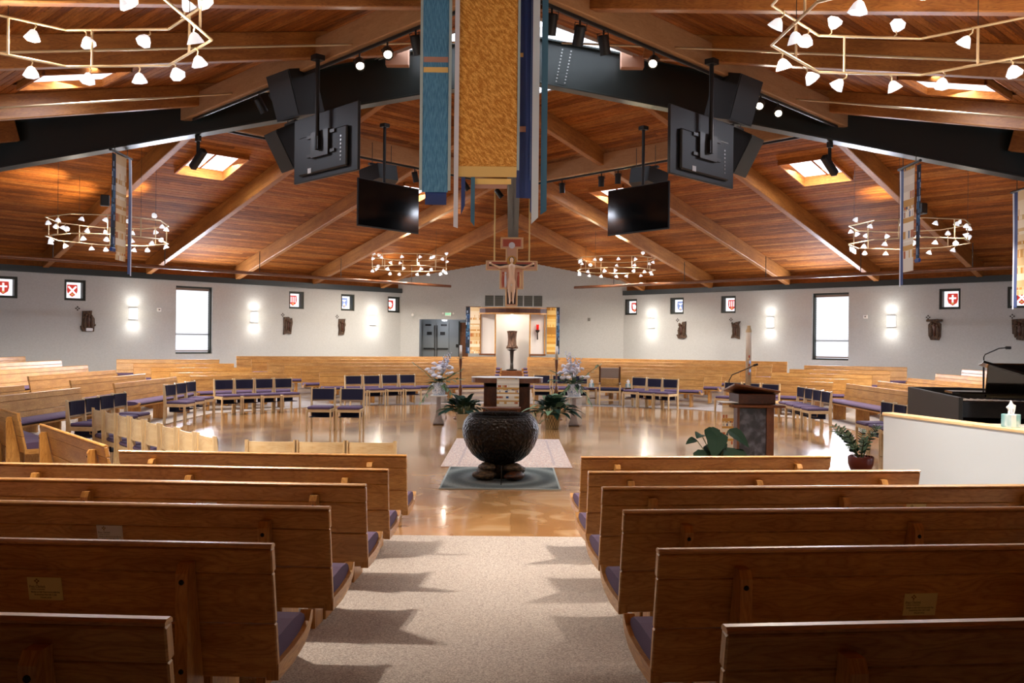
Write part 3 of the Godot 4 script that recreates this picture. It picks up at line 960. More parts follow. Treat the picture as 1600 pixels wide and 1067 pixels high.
func build_frame():
	var ph = HW + PITCH * R2 * (39.34 - MID)
	for side in [-1, 1]:
		var a = Vector3(side * 20.8, HW + PITCH * R2 * (39.34 - 20.8 - MID) - 0.0, -MID)
		var b = Vector3(side * 0.05, ph - 0.0, -MID)
		var r = girder("steel_girder", "deep dark green steel girder sloping up to the peak from the %s" % ("left" if side < 0 else "right"), a, b, 0.93, 0.3)
		# bolted splice near the peak
		var o = r[0]
		var sp = Node3D.new(); sp.name = "splice_plate"; o.add_child(sp, true)
		sp.transform = r[1].translated_local(Vector3(r[2] * 0.5 - 1.05, -0.47, 0))
		put("plate", bx(Vector3(0, 0, 0.0), Vector3(0.3, 0.76, 0.07)), M.steel, sp)
		var bolt := Geo.new(); bolt.x = Transform3D(Basis(Vector3.RIGHT, PI / 2), Vector3.ZERO); bolt.lathe([Vector2(0, 0.018), Vector2(0.016, 0.016), Vector2(0.018, 0.0)], 6)
		var bm = bolt.done()
		for j in 2:
			for k in 11:
				for zz in [-1, 1]:
					put("bolt", bm, M.metal, sp, Transform3D(Basis(Vector3.UP, 0.0 if zz > 0 else PI), Vector3(-0.09 + 0.18 * j, -0.33 + 0.066 * k, 0.035 * zz)))
	var far_end = Vector3(0, HW + PITCH * R2 * (39.34 - 30.4), -30.4)
	girder("steel_girder", "dark green ridge girder running from the peak toward the back wall", Vector3(0, ph, -MID - 0.2), far_end, 0.8, 0.34)
	var near_end = Vector3(0, HW + PITCH * R2 * (39.34 - 24.7), -(2 * MID - 24.7))
	girder("steel_girder", "dark green ridge girder running from the peak back toward the entrance", Vector3(0, ph, -MID + 0.2), near_end, 0.8, 0.34)
	# steel shoes where the near rafters land on the girder
	for side in [-1, 1]:
		for x in [2.35, 6.35]:
			var y = ph - PITCH * R2 * x
			solo("rafter_shoe", "%s plate where a rafter lands on the %s girder, %s the peak" % ["tan steel", "left" if side < 0 else "right", "nearest" if x < 3 else "farther from"], "steel plate", bx(Vector3(0, -0.2, 0), Vector3(0.46, 0.4, 0.2), 0, 0.01), M.plate, Vector3(side * x, y + 0.05, -MID + 0.35))
	# ridge lantern over the peak
	var o = Node3D.new(); o.name = numbered("skylight"); add_child(o); o.set_meta("kind", "structure")
	var q = 2.8
	var yb = HW + PITCH * TOP - 0.05
	var cs = [Vector3(-q, yb, -MID), Vector3(0, yb, -MID - q), Vector3(q, yb, -MID), Vector3(0, yb, -MID + q)]
	for k in 4:
		var a = cs[k]; var b = cs[(k + 1) % 4]
		var g := Geo.new(); var nn = (Vector3(0, yb, -MID) - (a + b) * 0.5).normalized()
		g.quad(a, b, b + Vector3(0, 1.5, 0), a + Vector3(0, 1.5, 0), nn)
		g.quad(a - nn * 0.08, b - nn * 0.08, b - nn * 0.08 + Vector3(0, 1.5, 0), a - nn * 0.08 + Vector3(0, 1.5, 0), -nn)
		put("lantern_wall", g, M.white, o)
	var pg := Geo.new()
	var yt = Vector3(0, 1.5, 0)
	pg.quad(cs[0] + yt, cs[1] + yt, cs[2] + yt, cs[3] + yt, Vector3.DOWN)
	pg.quad(cs[0] + yt * 1.03, cs[1] + yt * 1.03, cs[2] + yt * 1.03, cs[3] + yt * 1.03, Vector3.UP)
	put("skylight_pane", pg, M.daylight, o)
	for k in 5:
		var f = -0.8 + 0.4 * k
		var w = q * (1.0 - absf(f))
		put("glazing_bar", bx(Vector3(0, yb + 1.47, -MID + f * q), Vector3(w * 2.0, 0.05, 0.05)), M.white, o)
	var l := AreaLight3D.new(); l.name = "lantern_daylight"; l.area_size = Vector2(3.2, 3.2); l.light_energy = 20.0; l.light_color = C("e6eeff"); l.shadow_enabled = true; l.area_range = 40.0
	add_child(l, true); l.position = Vector3(0, yb + 1.35, -MID); l.rotation = Vector3(-PI / 2, PI / 4, 0)
	# diamond of level timber ring beams with lighting tracks
	var pts = [Vector2(-6.72, MID), Vector2(-0.05, 11.2), Vector2(6.72, MID), Vector2(0.05, 25.6)]
	var nm = ["near left", "near right", "far right", "far left"]
	for k in 4:
		var a = pts[k]; var b = pts[(k + 1) % 4]
		var g = thing("ring_beam", "level tan timber beam of the %s side of the ceiling diamond" % nm[k], "beam")
		beam("timber", W(a, 6.67), W(b, 6.67), 0.2, 0.42, M.paint_wood, g)
		var tr = thing("lighting_track", "black lighting track under the %s timber beam of the ceiling diamond" % nm[k], "track")
		beam("rail", W(a.lerp(b, 0.04), 6.24), W(a.lerp(b, 0.97), 6.24), 0.05, 0.05, M.black, tr)
	# conduits parallel to the far side walls
	for side in [-1, 1]:
		var g := Geo.new()
		var p0 = Vector2(side * 2.3, 33.2); var p1 = p0 + Vector2(side, -1) * 15.0
		g.tube([W(p0, 3.84), W(p1, 3.84)], 0.05, 8)
		var o2 = thing("sprinkler_pipe", "long brown pipe hung under the rafters along the %s wall" % ("left" if side < 0 else "right"), "pipe")
		put("pipe", g, M.mid_wood, o2)
		for k in 5:
			var p = p0 + Vector2(side, -1) * (1.3 + 2.11 * k)
			var hg := Geo.new(); hg.tube([W(p, 3.84), W(p, 4.52)], 0.012, 5)
			put("hanger_rod", hg, M.dark_metal, o2)
	for side in [-1, 1]:
		for k in 2:
			var s = 7.2 + 4.0 * k
			var g := Geo.new()
			g.tube([rp(side, false, s, -1.5, 0.46), rp(side, false, s, minf(s + 5.0, 23.0 - s), 0.46)], 0.018, 6)
			solo("conduit", "thin tan conduit along the %s near rafter on the %s" % ["first" if k == 0 else "second", "left" if side < 0 else "right"], "conduit", g, M.brass)

# ---------------------------------------------------------------- pews
# local frame: runs along x, faces +z, the top rear edge of its back stands over z = 0
func pew(label, a: Vector2, b: Vector2, group, rear = true, lift = 0.0):
	var l = a.distance_to(b)
	var mid = (a + b) * 0.5
	var dir = (b - a).normalized()
	var face = Vector2(-dir.y, dir.x)
	if face.dot(Vector2(0, 17.5) - mid) < 0: face = -face
	var zc = W(face, 0); var xc = Vector3.UP.cross(zc)
	var o = thing("pew", label, "pew", Vector3.ZERO, 0.0, group)
	o.transform = Transform3D(Basis(xc, Vector3.UP, zc), W(mid, floor_h(mid + face * 0.2) + 0.012 + lift))
	var m = M["oak%d" % (rng.randi() % 3)]
	var lean = Basis(Vector3.RIGHT, -0.2)
	# back: three boards with a joint between them and a rounded top rail
	var slope = func(y): return (0.85 - y) * 0.2
	for r in [[0.752, 0.845, 0.04], [0.558, 0.753, 0.03], [0.345, 0.559, 0.03]]:
		var yc = (r[0] + r[1]) * 0.5
		put("back_board", bx(Vector3.ZERO, Vector3(l - (0.0 if r[2] > 0.035 else 0.004), r[1] - r[0], r[2]), 0, 0.005, ro()), m, o, Transform3D(lean, Vector3(0, yc, slope.call(yc) + 0.02)))
	var g := Geo.new(); g.x = Transform3D(Basis(Vector3.UP, PI / 2), Vector3(0, 0.845, 0.021))
	g.prism(PackedVector2Array([Vector2(-0.022, 0), Vector2(-0.022, 0.008), Vector2(-0.012, 0.015), Vector2(0.012, 0.015), Vector2(0.022, 0.008), Vector2(0.022, 0)]), -l * 0.5, l * 0.5, 2, ro())
	put("top_rail", g, M.oak2, o)
	put("seat_board", bx(Vector3(0, 0.385, 0.31), Vector3(l - 0.06, 0.03, 0.4), 0, 0.004, ro()), m, o)
	g = Geo.new(); g.x = Transform3D(Basis(Vector3.UP, PI / 2), Vector3.ZERO)
	var cu = PackedVector2Array([Vector2(-0.1, 0.398), Vector2(-0.09, 0.47), Vector2(-0.18, 0.482), Vector2(-0.36, 0.488), Vector2(-0.46, 0.482), Vector2(-0.505, 0.462), Vector2(-0.52, 0.44), Vector2(-0.5, 0.42), Vector2(-0.45, 0.405), Vector2(-0.3, 0.398)])
	g.prism(cu, -l * 0.5 + 0.02, l * 0.5 - 0.02, 2)
	put("cushion", g, M.cushion, o)
	var prof = PackedVector2Array([Vector2(-0.1, 0.34), Vector2(-0.1, 0.4), Vector2(-0.3, 0.4), Vector2(-0.44, 0.41), Vector2(-0.51, 0.432), Vector2(-0.545, 0.468), Vector2(-0.568, 0.462), Vector2(-0.565, 0.43), Vector2(-0.53, 0.392), Vector2(-0.45, 0.358), Vector2(-0.3, 0.338)])
	for sx in [-1, 1]:
		g = Geo.new(); g.x = Transform3D(Basis(Vector3.UP, PI / 2), Vector3.ZERO)
		var x0 = sx * l * 0.5; var x1 = sx * (l * 0.5 - 0.045)
		g.prism(prof, minf(x0, x1), maxf(x0, x1), 0, ro())
		put("seat_end", g, m, o)
	var n = maxi(2, int(round((l - 0.6) / 1.25)) + 1)
	for k in n:
		var x = lerpf(-l * 0.5 + 0.3, l * 0.5 - 0.3, float(k) / (n - 1))
		put("leg", bx(Vector3(x, 0.185, 0.31), Vector3(0.06, 0.37, 0.3), 1, 0.006, ro()), m, o)
		if rear:
			g = Geo.new(); g.x = Transform3D(Basis(Vector3.UP, PI / 2), Vector3(x, 0, 0))
			g.prism(PackedVector2Array([Vector2(-0.12, 0.0), Vector2(0.06, 0.0), Vector2(0.05, 0.3), Vector2(0.058, 0.765), Vector2(0.04, 0.795), Vector2(-0.01, 0.795), Vector2(-0.015, 0.75), Vector2(-0.1, 0.34)]), -0.022, 0.022, 1, ro())
			var br = put("bracket", g, M.oak2, o)
			for yy in [0.735, 0.42]:
				var sc := Geo.new(); sc.x = Transform3D(Basis(Vector3.RIGHT, -PI / 2), Vector3(x, yy, -0.058 if yy > 0.6 else -0.052)); sc.lathe([Vector2(0, 0.004), Vector2(0.009, 0.003), Vector2(0.01, 0)], 8)
				put("screw", sc, M.screw, br)
	return o

func gift_card(pw, x, y, m, label):
	# paper card stuck on the rear of a pew back (the square code is left out)
	var o = thing("gift_card", label, "card")
	var th = 0.2
	o.transform = pw.transform * Transform3D(Basis(Vector3.UP, PI) * Basis(Vector3.RIGHT, 0.2), Vector3(x, y, (0.85 - y) * 0.2 + 0.0035))
	put("paper", bx(Vector3.ZERO, Vector3(0.127, 0.088, 0.0016)), m, o)
	var f := SystemFont.new(); f.font_names = PackedStringArray(["Droid Serif"])
	var rows = [["Pax Christi", 0.0115, Vector2(-0.028, 0.008)], ["Catholic Community", 0.0055, Vector2(-0.028, -0.002)], ["Make a Gift Electronically by", 0.0078, Vector2(0, -0.013)], ["Scanning this QR Code", 0.0078, Vector2(0, -0.023)], ["Thank you!", 0.0078, Vector2(0, -0.034)]]
	for r in rows:
		var tm := TextMesh.new(); tm.text = r[0]; tm.font = f; tm.font_size = 32; tm.pixel_size = r[1] / 32.0; tm.depth = 0.0004
		put("lettering", tm, M.ink, o, Transform3D(Basis(), Vector3(r[2].x, r[2].y, 0.0011)))
	var g := Geo.new()
	for k in 4:
		var a = TAU * k / 4.0
		g.box(Vector3(-0.028 + cos(a) * 0.006, 0.03 + sin(a) * 0.006, 0.001), Vector3(0.006, 0.006, 0.0006))
	g.box(Vector3(-0.028, 0.019, 0.001), Vector3(0.002, 0.008, 0.0006))
	put("emblem", g, M.ink_gold, o)

func build_pews():
	var near_d = [2.12, 3.18, 4.24, 5.3, 6.36, 7.42]
	var lx = [-0.814, -0.847, -0.858, -0.858, -0.872, -0.865]
	var rx = [0.516, 0.529, 0.538, 0.545, 0.554, 0.583]
	var P := {}
	for k in 6:
		var a = Vector2(lx[k], near_d[k])
		var xl = [-3.2, -3.6, -4.4, -4.2, -3.72, -3.3][k]
		var b = Vector2(xl, near_d[k] + (lx[k] - xl) * 0.045)
		P["l%d" % k] = pew("oak pew left of the carpet aisle, %s row counted from the camera" % nth(k), a, b, "pews left of the aisle")
		if k >= 4:
			var c = [Vector2(-6.2, 9.5), Vector2(-5.15, 9.77)][k - 4]
			pew("oak pew angled off the left end of the %s row from the camera" % nth(k), b.lerp(c, 0.15), c, "pews left of the aisle")
		a = Vector2(rx[k], near_d[k])
		var xr = [3.4, 3.4, 3.4, 3.5, 3.02, 2.73][k]
		b = Vector2(xr, near_d[k] + (xr - rx[k]) * 0.097)
		P["r%d" % k] = pew("oak pew right of the carpet aisle, %s row counted from the camera" % nth(k), a, b, "pews right of the aisle")
	# cards on the backs; x runs to the left as seen from behind
	gift_card(P.l1, (P.l1.transform.affine_inverse() * Vector3(-1.69, 0, -3.2)).x, 0.675, M.card, "cream gift card stuck on the second pew back left of the aisle")
	gift_card(P.l2, (P.l2.transform.affine_inverse() * Vector3(-1.93, 0, -4.3)).x, 0.705, M.card_white, "white gift card stuck on the third pew back left of the aisle")
	gift_card(P.l3, (P.l3.transform.affine_inverse() * Vector3(-1.82, 0, -5.4)).x, 0.69, M.card_white, "gift card on the fourth pew back left, mostly hidden by a rail")
	gift_card(P.r1, (P.r1.transform.affine_inverse() * Vector3(1.53, 0, -3.25)).x, 0.635, M.card, "yellowish gift card stuck on the second pew back right of the aisle")
	gift_card(P.r3, (P.r3.transform.affine_inverse() * Vector3(2.51, 0, -5.4)).x, 0.70, M.card, "gift card on the fourth pew back right, half hidden by a rail")
	gift_card(P.r4, (P.r4.transform.affine_inverse() * Vector3(2.3, 0, -6.5)).x, 0.71, M.card, "gift card on the fifth pew back right, just above the next rail")
	for side in [-1, 1]:
		var sn = "left" if side < 0 else "right"
		var mx = func(v: Vector2): return Vector2(v.x * -side, v.y)
		# block beside the near aisle corner, and along the side
		for k in 3:
			var o1 = Vector2(-0.80, -0.69) * 1.06 * k
			if side < 0 and k < 2:
				pew("oak pew slanting away at the near left corner, %s row from the floor" % nth(k), mx.call(Vector2(-6.13, 11.1) + o1), mx.call(Vector2(-7.85, 13.05) + o1 * 1.0), "pews along the left side")
			if side < 0 or k > 0:
				pew("oak pew along the %s side before the cross aisle, %s row from the floor" % [sn, nth(k)], mx.call(Vector2(-8.2 - 1.06 * k, 13.85 if side < 0 else 14.6)), mx.call(Vector2(-8.17 - 1.06 * k, 16.9)), "pews along the %s side" % sn, false)
		for k in 6:
			var d1 = 22.0 + 0.7 * k
			if k == 5: d1 = 24.9
			pew("oak pew along the %s side beyond the cross aisle, %s row from the floor" % [sn, nth(k)], mx.call(Vector2(-8.22 - 1.06 * k, 18.45 + 0.33 * k)), mx.call(Vector2(-8.26 - 1.06 * k, d1)), "pews along the %s side" % sn, false)
		for k in 5:
			pew("oak pew slanting across the far %s corner, %s row from the floor" % [sn, nth(k)], mx.call(Vector2(-8.1 - 0.78 * k, 22.55 + 0.72 * k)), mx.call([Vector2(-6.1, 24.25), Vector2(-6.6, 24.7), Vector2(-7.35, 25.3), Vector2(-8.0, 25.8), Vector2(-8.65, 26.5)][k]), "pews in the far %s corner" % sn, false)
		for k in 6:
			pew("oak pew at the far end %s of the shrine, %s row from the floor" % [sn, nth(k)], mx.call(Vector2(-5.5 - 0.66 * k, 25.6 + 0.6 * k)), mx.call(Vector2(-0.58, 27.6 + 0.95 * k)), "pews at the far end", false)

# ---------------------------------------------------------------- chairs
func make_chair():
	var t = thing("chair", "x", "chair", Vector3.ZERO, 0.0, "")
	for sx in [-1, 1]:
		var g := Geo.new(); g.x = Transform3D(Basis(Vector3.UP, PI / 2), Vector3(sx * 0.235, 0, 0))
		g.prism(PackedVector2Array([Vector2(0.25, 0), Vector2(0.2, 0), Vector2(0.175, 0.42), Vector2(0.22, 0.84), Vector2(0.255, 0.845), Vector2(0.24, 0.42)]), -0.016, 0.016, 1, ro())
		put("back_post", g, M.maple, t)
		put("leg", bx(Vector3(sx * 0.235, 0.215, 0.22), Vector3(0.032, 0.43, 0.045), 1, 0.004, ro()), M.maple, t)
		put("side_rail", bx(Vector3(sx * 0.235, 0.4, 0.0), Vector3(0.028, 0.065, 0.42), 2, 0.004, ro()), M.maple, t)
	put("front_rail", bx(Vector3(0, 0.4, 0.22), Vector3(0.44, 0.06, 0.025), 0, 0.004, ro()), M.maple, t)
	put("rear_rail", bx(Vector3(0, 0.4, -0.2), Vector3(0.44, 0.06, 0.025), 0, 0.004, ro()), M.maple, t)
	put("seat", bx(Vector3(0, 0.455, 0.015), Vector3(0.455, 0.06, 0.47), 0, 0.022), M.cushion, t)
	# gently bowed back: upholstered in front, plywood behind
	for q in [["back_pad", -0.208, 0.03, M.navy, 0.6, 0.815], ["back_shell", -0.232, 0.012, M.maple, 0.565, 0.825]]:
		var g := Geo.new()
		var K := 6
		for k in K:
			var x0 = -0.219 + 0.438 * k / K; var x1 = -0.219 + 0.438 * (k + 1) / K
			var z0 = -0.03 * (1.0 - pow(x0 / 0.219, 2)); var z1 = -0.03 * (1.0 - pow(x1 / 0.219, 2))
			var dz = atan2(z1 - z0, x1 - x0)
			g.x = Transform3D(Basis(Vector3.UP, -dz), Vector3((x0 + x1) * 0.5, (q[4] + q[5]) * 0.5, q[1] + (z0 + z1) * 0.5))
			g.box(Vector3.ZERO, Vector3((x1 - x0) * 1.02, q[5] - q[4], q[2]), 0, 0.0, Vector2(x0 * 1.0, 0))
		put(q[0], g, q[3], t)
	put("book_rack", bx(Vector3(0, 0.325, -0.12), Vector3(0.43, 0.12, 0.012)), M.navy, t)
	put("rack_shelf", bx(Vector3(0, 0.265, 0.0), Vector3(0.43, 0.012, 0.24)), M.navy, t)
	return t

func build_chairs():
	var proto = make_chair()
	var rows = [
		# name, first, last (plan, back line), count, facing
		["facing right by the nearer left pews", Vector2(-6.85, 14.1), Vector2(-7.0, 16.0), 4, Vector2(1, -0.05)],
		["backed to the slanting left pew", Vector2(-5.66, 12.3), Vector2(-3.1, 9.16), 8, Vector2(0.78, 0.63)],
		["seen from behind above the left pews", Vector2(-2.33, 8.72), Vector2(-1.36, 8.72), 3, Vector2(0, 1)],
		["alone on the open floor", Vector2(-3.84, 18.3), Vector2(-3.25, 18.3), 2, Vector2(0, -1)],
		["facing right by the farther left pews", Vector2(-7.28, 19.1), Vector2(-7.36, 20.55), 3, Vector2(1, -0.1)],
		["slanting before the far left corner pews", Vector2(-6.97, 21.7), Vector2(-5.8, 22.75), 4, Vector2(0.67, -0.74)],
		["before the far pews left of the altar", Vector2(-4.4, 24.9), Vector2(-3.0, 25.75), 4, Vector2(0.5, -0.86)],
		["before the far pews right of the altar", Vector2(0.89, 26.3), Vector2(1.99, 26.3), 3, Vector2(0, -1)],
		["right of the dark armchair", Vector2(3.62, 25.4), Vector2(4.38, 24.68), 3, Vector2(-0.69, -0.72)],
		["behind the lectern", Vector2(5.68, 23.0), Vector2(6.42, 22.2), 3, Vector2(-0.72, -0.69)],
		["facing left by the right pews", Vector2(6.73, 20.8), Vector2(6.67, 18.97), 4, Vector2(-1, -0.03)],
		["facing left beside the piano", Vector2(6.55, 15.6), Vector2(6.5, 14.4), 3, Vector2(-1, 0)],
	]
	var first := true
	for r in rows:
		for k in r[3]:
			var p: Vector2 = r[1].lerp(r[2], float(k) / maxi(1, r[3] - 1))
			var f: Vector2 = r[4].normalized()
			p += f * 0.22                               # the list gives the line of the backs
			var turn = atan2(f.x, -f.y)
			var label = "%s from the left of the %s chairs %s" % [nth(k), ["", "", "two", "three", "four", "", "", "", "eight"][r[3]], r[0]]
			var at = W(p, floor_h(p) + (0.012 if out_by(p) > -1.12 else 0.0))
			var c
			if first:
				c = proto; c.position = at; c.rotation.y = turn; c.set_meta("label", label); first = false
			else:
				c = copy(proto, at, turn, label)
			c.set_meta("group", "chairs " + r[0])
	# presider's armchair of dark wood with a tan back pad
	var t = thing("armchair", "dark wood armchair with tan back pad between two chair rows", "armchair", W(Vector2(2.85, 26.0), 0), -0.1)
	for sx in [-1, 1]:
		var g := Geo.new(); g.x = Transform3D(Basis(Vector3.UP, PI / 2), Vector3(sx * 0.29, 0, 0))
		g.prism(PackedVector2Array([Vector2(0.28, 0), Vector2(0.22, 0), Vector2(0.2, 0.5), Vector2(0.27, 1.12), Vector2(0.32, 1.12), Vector2(0.27, 0.5)]), -0.022, 0.022, 1, ro())
		put("back_post", g, M.dark_wood, t)
		put("leg", bx(Vector3(sx * 0.29, 0.31, 0.25), Vector3(0.045, 0.62, 0.05), 1, 0.005), M.maple, t)
		put("armrest", bx(Vector3(sx * 0.29, 0.63, 0.02), Vector3(0.06, 0.035, 0.54), 2, 0.01), M.dark_wood, t)
		put("side_rail", bx(Vector3(sx * 0.29, 0.4, 0.0), Vector3(0.03, 0.07, 0.46), 2), M.dark_wood, t)
	put("front_rail", bx(Vector3(0, 0.4, 0.25), Vector3(0.54, 0.05, 0.03)), M.maple, t)
	put("stretcher", bx(Vector3(0, 0.16, 0.2), Vector3(0.54, 0.04, 0.03)), M.maple, t)
	put("seat", bx(Vector3(0, 0.46, 0.02), Vector3(0.54, 0.08, 0.48), 0, 0.025), M.navy, t)
	put("back_pad", bx(Vector3(0, 0.93, -0.28), Vector3(0.53, 0.3, 0.05), 0, 0.015), M.tan_cloth, t)
	put("back_panel", bx(Vector3(0, 0.66, -0.255), Vector3(0.53, 0.22, 0.02), 0, 0.004), M.oak0, t)
	# two little side tables with tissue boxes
	for k in 2:
		var x = [2.32, 3.38][k]
		var st = thing("side_table", "small dark side table %s of the dark armchair" % ["left", "right"][k], "side table", W(Vector2(x, 26.0), 0))
		put("top", bx(Vector3(0, 0.5, 0), Vector3(0.3, 0.03, 0.32), 0, 0.006), M.dark_wood, st)
		put("shelf", bx(Vector3(0, 0.2, 0), Vector3(0.26, 0.02, 0.28)), M.dark_wood, st)
		for q in [[-1, -1], [1, -1], [1, 1], [-1, 1]]:
			put("leg", bx(Vector3(q[0] * 0.13, 0.25, q[1] * 0.14), Vector3(0.03, 0.5, 0.03), 1), M.maple, st)
		tissue_box(W(Vector2(x, 26.0), 0.515), 0.3, "pale tissue box on the side table %s of the dark armchair" % ["left", "right"][k])

func tissue_box(at, turn, label):
	var o = thing("tissue_box", label, "tissue box", at, turn)
	put("carton", bx(Vector3(0, 0.06, 0), Vector3(0.115, 0.12, 0.115), 0, 0.003), M.teal_box, o)
	var g := Geo.new()
	var pts = [Vector2(-0.03, 0.118), Vector2(0.035, 0.118), Vector2(0.045, 0.15), Vector2(0.055, 0.2), Vector2(0.02, 0.215), Vector2(0.0, 0.245), Vector2(-0.02, 0.21), Vector2(-0.055, 0.185), Vector2(-0.03, 0.16)]
	g.prism(PackedVector2Array(pts), -0.006, 0.006)
	g.x = Transform3D(Basis(Vector3.UP, 1.2), Vector3.ZERO)
	g.prism(PackedVector2Array([Vector2(-0.025, 0.118), Vector2(0.025, 0.118), Vector2(0.04, 0.18), Vector2(0.0, 0.225), Vector2(-0.04, 0.175)]), -0.005, 0.005)
	put("tissue", g, M.tissue, o)

# ---------------------------------------------------------------- lamps
func spot(at: Vector3, aim: Vector3, e: float, ang: float, col: Color, size = 0.05, blend = 0.6):
	var l := SpotLight3D.new(); l.name = "lamp_beam"
	l.light_energy = e; l.spot_angle = ang; l.light_color = col; l.light_size = size; l.spot_range = 40.0; l.spot_attenuation = 2.0
	l.spot_angle_attenuation = blend; l.shadow_enabled = true
	add_child(l, true)
	var up = Vector3.UP if absf((aim - at).normalized().y) < 0.98 else Vector3.RIGHT
	l.look_at_from_position(at, aim, up)

func omni(at: Vector3, e: float, col: Color, size = 0.05):
	var l := OmniLight3D.new(); l.name = "lamp_glow"
	l.light_energy = e; l.light_color = col; l.light_size = size; l.omni_range = 40.0; l.omni_attenuation = 2.0; l.shadow_enabled = true
	add_child(l, true); l.position = at

var lamp_shade_mesh; var lamp_bulb_mesh; var lamp_clip_mesh

func ring_lamp_meshes():
	var g := Geo.new()
	# faceted glass reflector, open downward
	g.lathe([Vector2(0.012, 0.0), Vector2(0.03, -0.015), Vector2(0.055, -0.06), Vector2(0.062, -0.075), Vector2(0.058, -0.075), Vector2(0.026, -0.018), Vector2(0.008, -0.004)], 7)
	lamp_shade_mesh = g.done()
	g = Geo.new(); g.lathe([Vector2(0.0, -0.07), Vector2(0.02, -0.066), Vector2(0.026, -0.05), Vector2(0.02, -0.03), Vector2(0, -0.025)], 8)
	lamp_bulb_mesh = g.done()
	g = Geo.new(); g.tube([Vector3(0, 0.06, 0), Vector3(0.015, 0.03, 0), Vector3(0, 0, 0)], 0.006, 5)
	lamp_clip_mesh = g.done()

func chandelier(label, c: Vector2, y: float, D: float, sep: float, turn: float, top: float, e: float, col: Color, sz: float):
	var o = thing("chandelier", label, "chandelier", W(c, y), turn, "ring chandeliers")
	var V = []
	for k in 8: V.append(Vector3(cos(TAU * (k + 0.5) / 8.0), 0, sin(TAU * (k + 0.5) / 8.0)) * D * 0.5 / cos(PI / 8.0))
	var lr := RandomNumberGenerator.new(); lr.seed = hash(label)
	var n := 0
	for lev in 2:
		var dy = Vector3(0, sep * lev, 0)
		for k in 8:
			var a = V[k] + dy; var b = V[(k + 1) % 8] + dy
			var g := Geo.new(); g.tube([a, b], 0.013, 6)
			put("track_rail", g, M.brass, o)
			if lev == 0:
				var p = a.lerp(b, 0.5) if k % 2 == 0 else a.lerp(b, 0.25)
				var g2 := Geo.new(); g2.tube([p, p + Vector3(0, sep, 0)], 0.012, 6)
				put("post", g2, M.brass, o)
			for f in ([0.2, 0.75] if (k + lev) % 4 != 3 else [0.45]):
				var p = a.lerp(b, f + lr.randf_range(-0.08, 0.08))
				var up = lr.randf() < (0.22 if lev == 1 else 0.06)
				var tilt = Basis(Vector3(lr.randf_range(-1, 1), 0, lr.randf_range(-1, 1)).normalized(), lr.randf_range(0.1, 0.7))
				if up: tilt = tilt * Basis(Vector3.RIGHT, PI * 0.85)
				var h = Node3D.new(); h.name = "lamp"; o.add_child(h, true)
				h.transform = Transform3D(tilt.scaled(Vector3.ONE * sz), p + Vector3(0, (0.055 if up else -0.055) * sz, 0))
				put("clip", lamp_clip_mesh, M.brass, h)
				put("lamp_glass", lamp_shade_mesh, M.lamp_glass, h)
				put("bulb", lamp_bulb_mesh, M.bulb, h)
				if n % (7 if c.y < 10.0 else 4) == 0:
					var w = o.transform * (p - Vector3(0, 0.14 * sz, 0))
					spot(w, w + Vector3(lr.randf_range(-0.15, 0.15), -1, lr.randf_range(-0.15, 0.15)), e, 44.0 if c.y < 10.0 else 72.0, col, 0.04, 0.4)
				if n % 9 == 4: omni(o.transform * (p - Vector3(0, 0.13 * sz, 0)), e * (0.12 if c.y < 10.0 else 0.1), col, 0.06)   # light through the glass shade
				n += 1
	for k in 4:
		var p = V[k * 2].lerp(V[k * 2 + 1], 0.5) + Vector3(0, sep, 0)
		var g := Geo.new(); g.tube([p, Vector3(p.x, top - y, p.z)], 0.004, 4)
		put("hanging_wire", g, M.dark_metal, o)

func build_chandeliers():
	ring_lamp_meshes()
	var warm = C("ffeed9")
	for side in [-1, 1]:
		var sn = "left" if side < 0 else "right"
		chandelier("large two-tier octagonal ring chandelier nearest the camera at upper %s" % sn, Vector2(-4.0 if side < 0 else 3.58, 7.6), 4.5, 2.5, 0.36, 0.06 * side, 5.3, 10.5, warm, 1.25)
		chandelier("two-tier ring chandelier behind the %s patchwork banner" % sn, Vector2(-9.29 if side < 0 else 9.1, 20.6), 4.06 if side < 0 else 4.16, 2.42, 0.42, 0.2, 6.1, 4.0, warm, 1.1)
		chandelier("small-looking ring chandelier left of the crucifix" if side < 0 else "small-looking ring chandelier right of the crucifix", Vector2(side * 3.52, 30.6), 4.28, 2.5, 0.39, 0.1, 5.6, 3.5, warm, 1.1)
	# ring lamps turned up onto the planks
	for q in [[Vector3(-9.6, 4.5, -20.7), Vector3(-11.2, 5.6, -20.97)], [Vector3(-9.5, 4.5, -21.2), Vector3(-10.9, 5.5, -22.0)], [Vector3(-9.0, 4.5, -21.6), Vector3(-9.65, 5.7, -22.45)], [Vector3(9.3, 4.6, -21.6), Vector3(9.2, 5.6, -22.4)], [Vector3(9.9, 4.6, -20.4), Vector3(11.4, 5.9, -19.6)], [Vector3(-3.2, 4.75, -29.5), Vector3(-3.6, 6.0, -27.2)], [Vector3(3.4, 4.75, -29.5), Vector3(3.6, 6.0, -26.9)], [Vector3(2.6, 4.75, -29.7), Vector3(1.5, 6.3, -26.6)], [Vector3(-2.5, 4.75, -29.7), Vector3(-1.6, 6.3, -27.0)]]:
		spot(q[0], q[1], 9.0, 22.0, C("ffe2b4"), 0.03, 1.0)

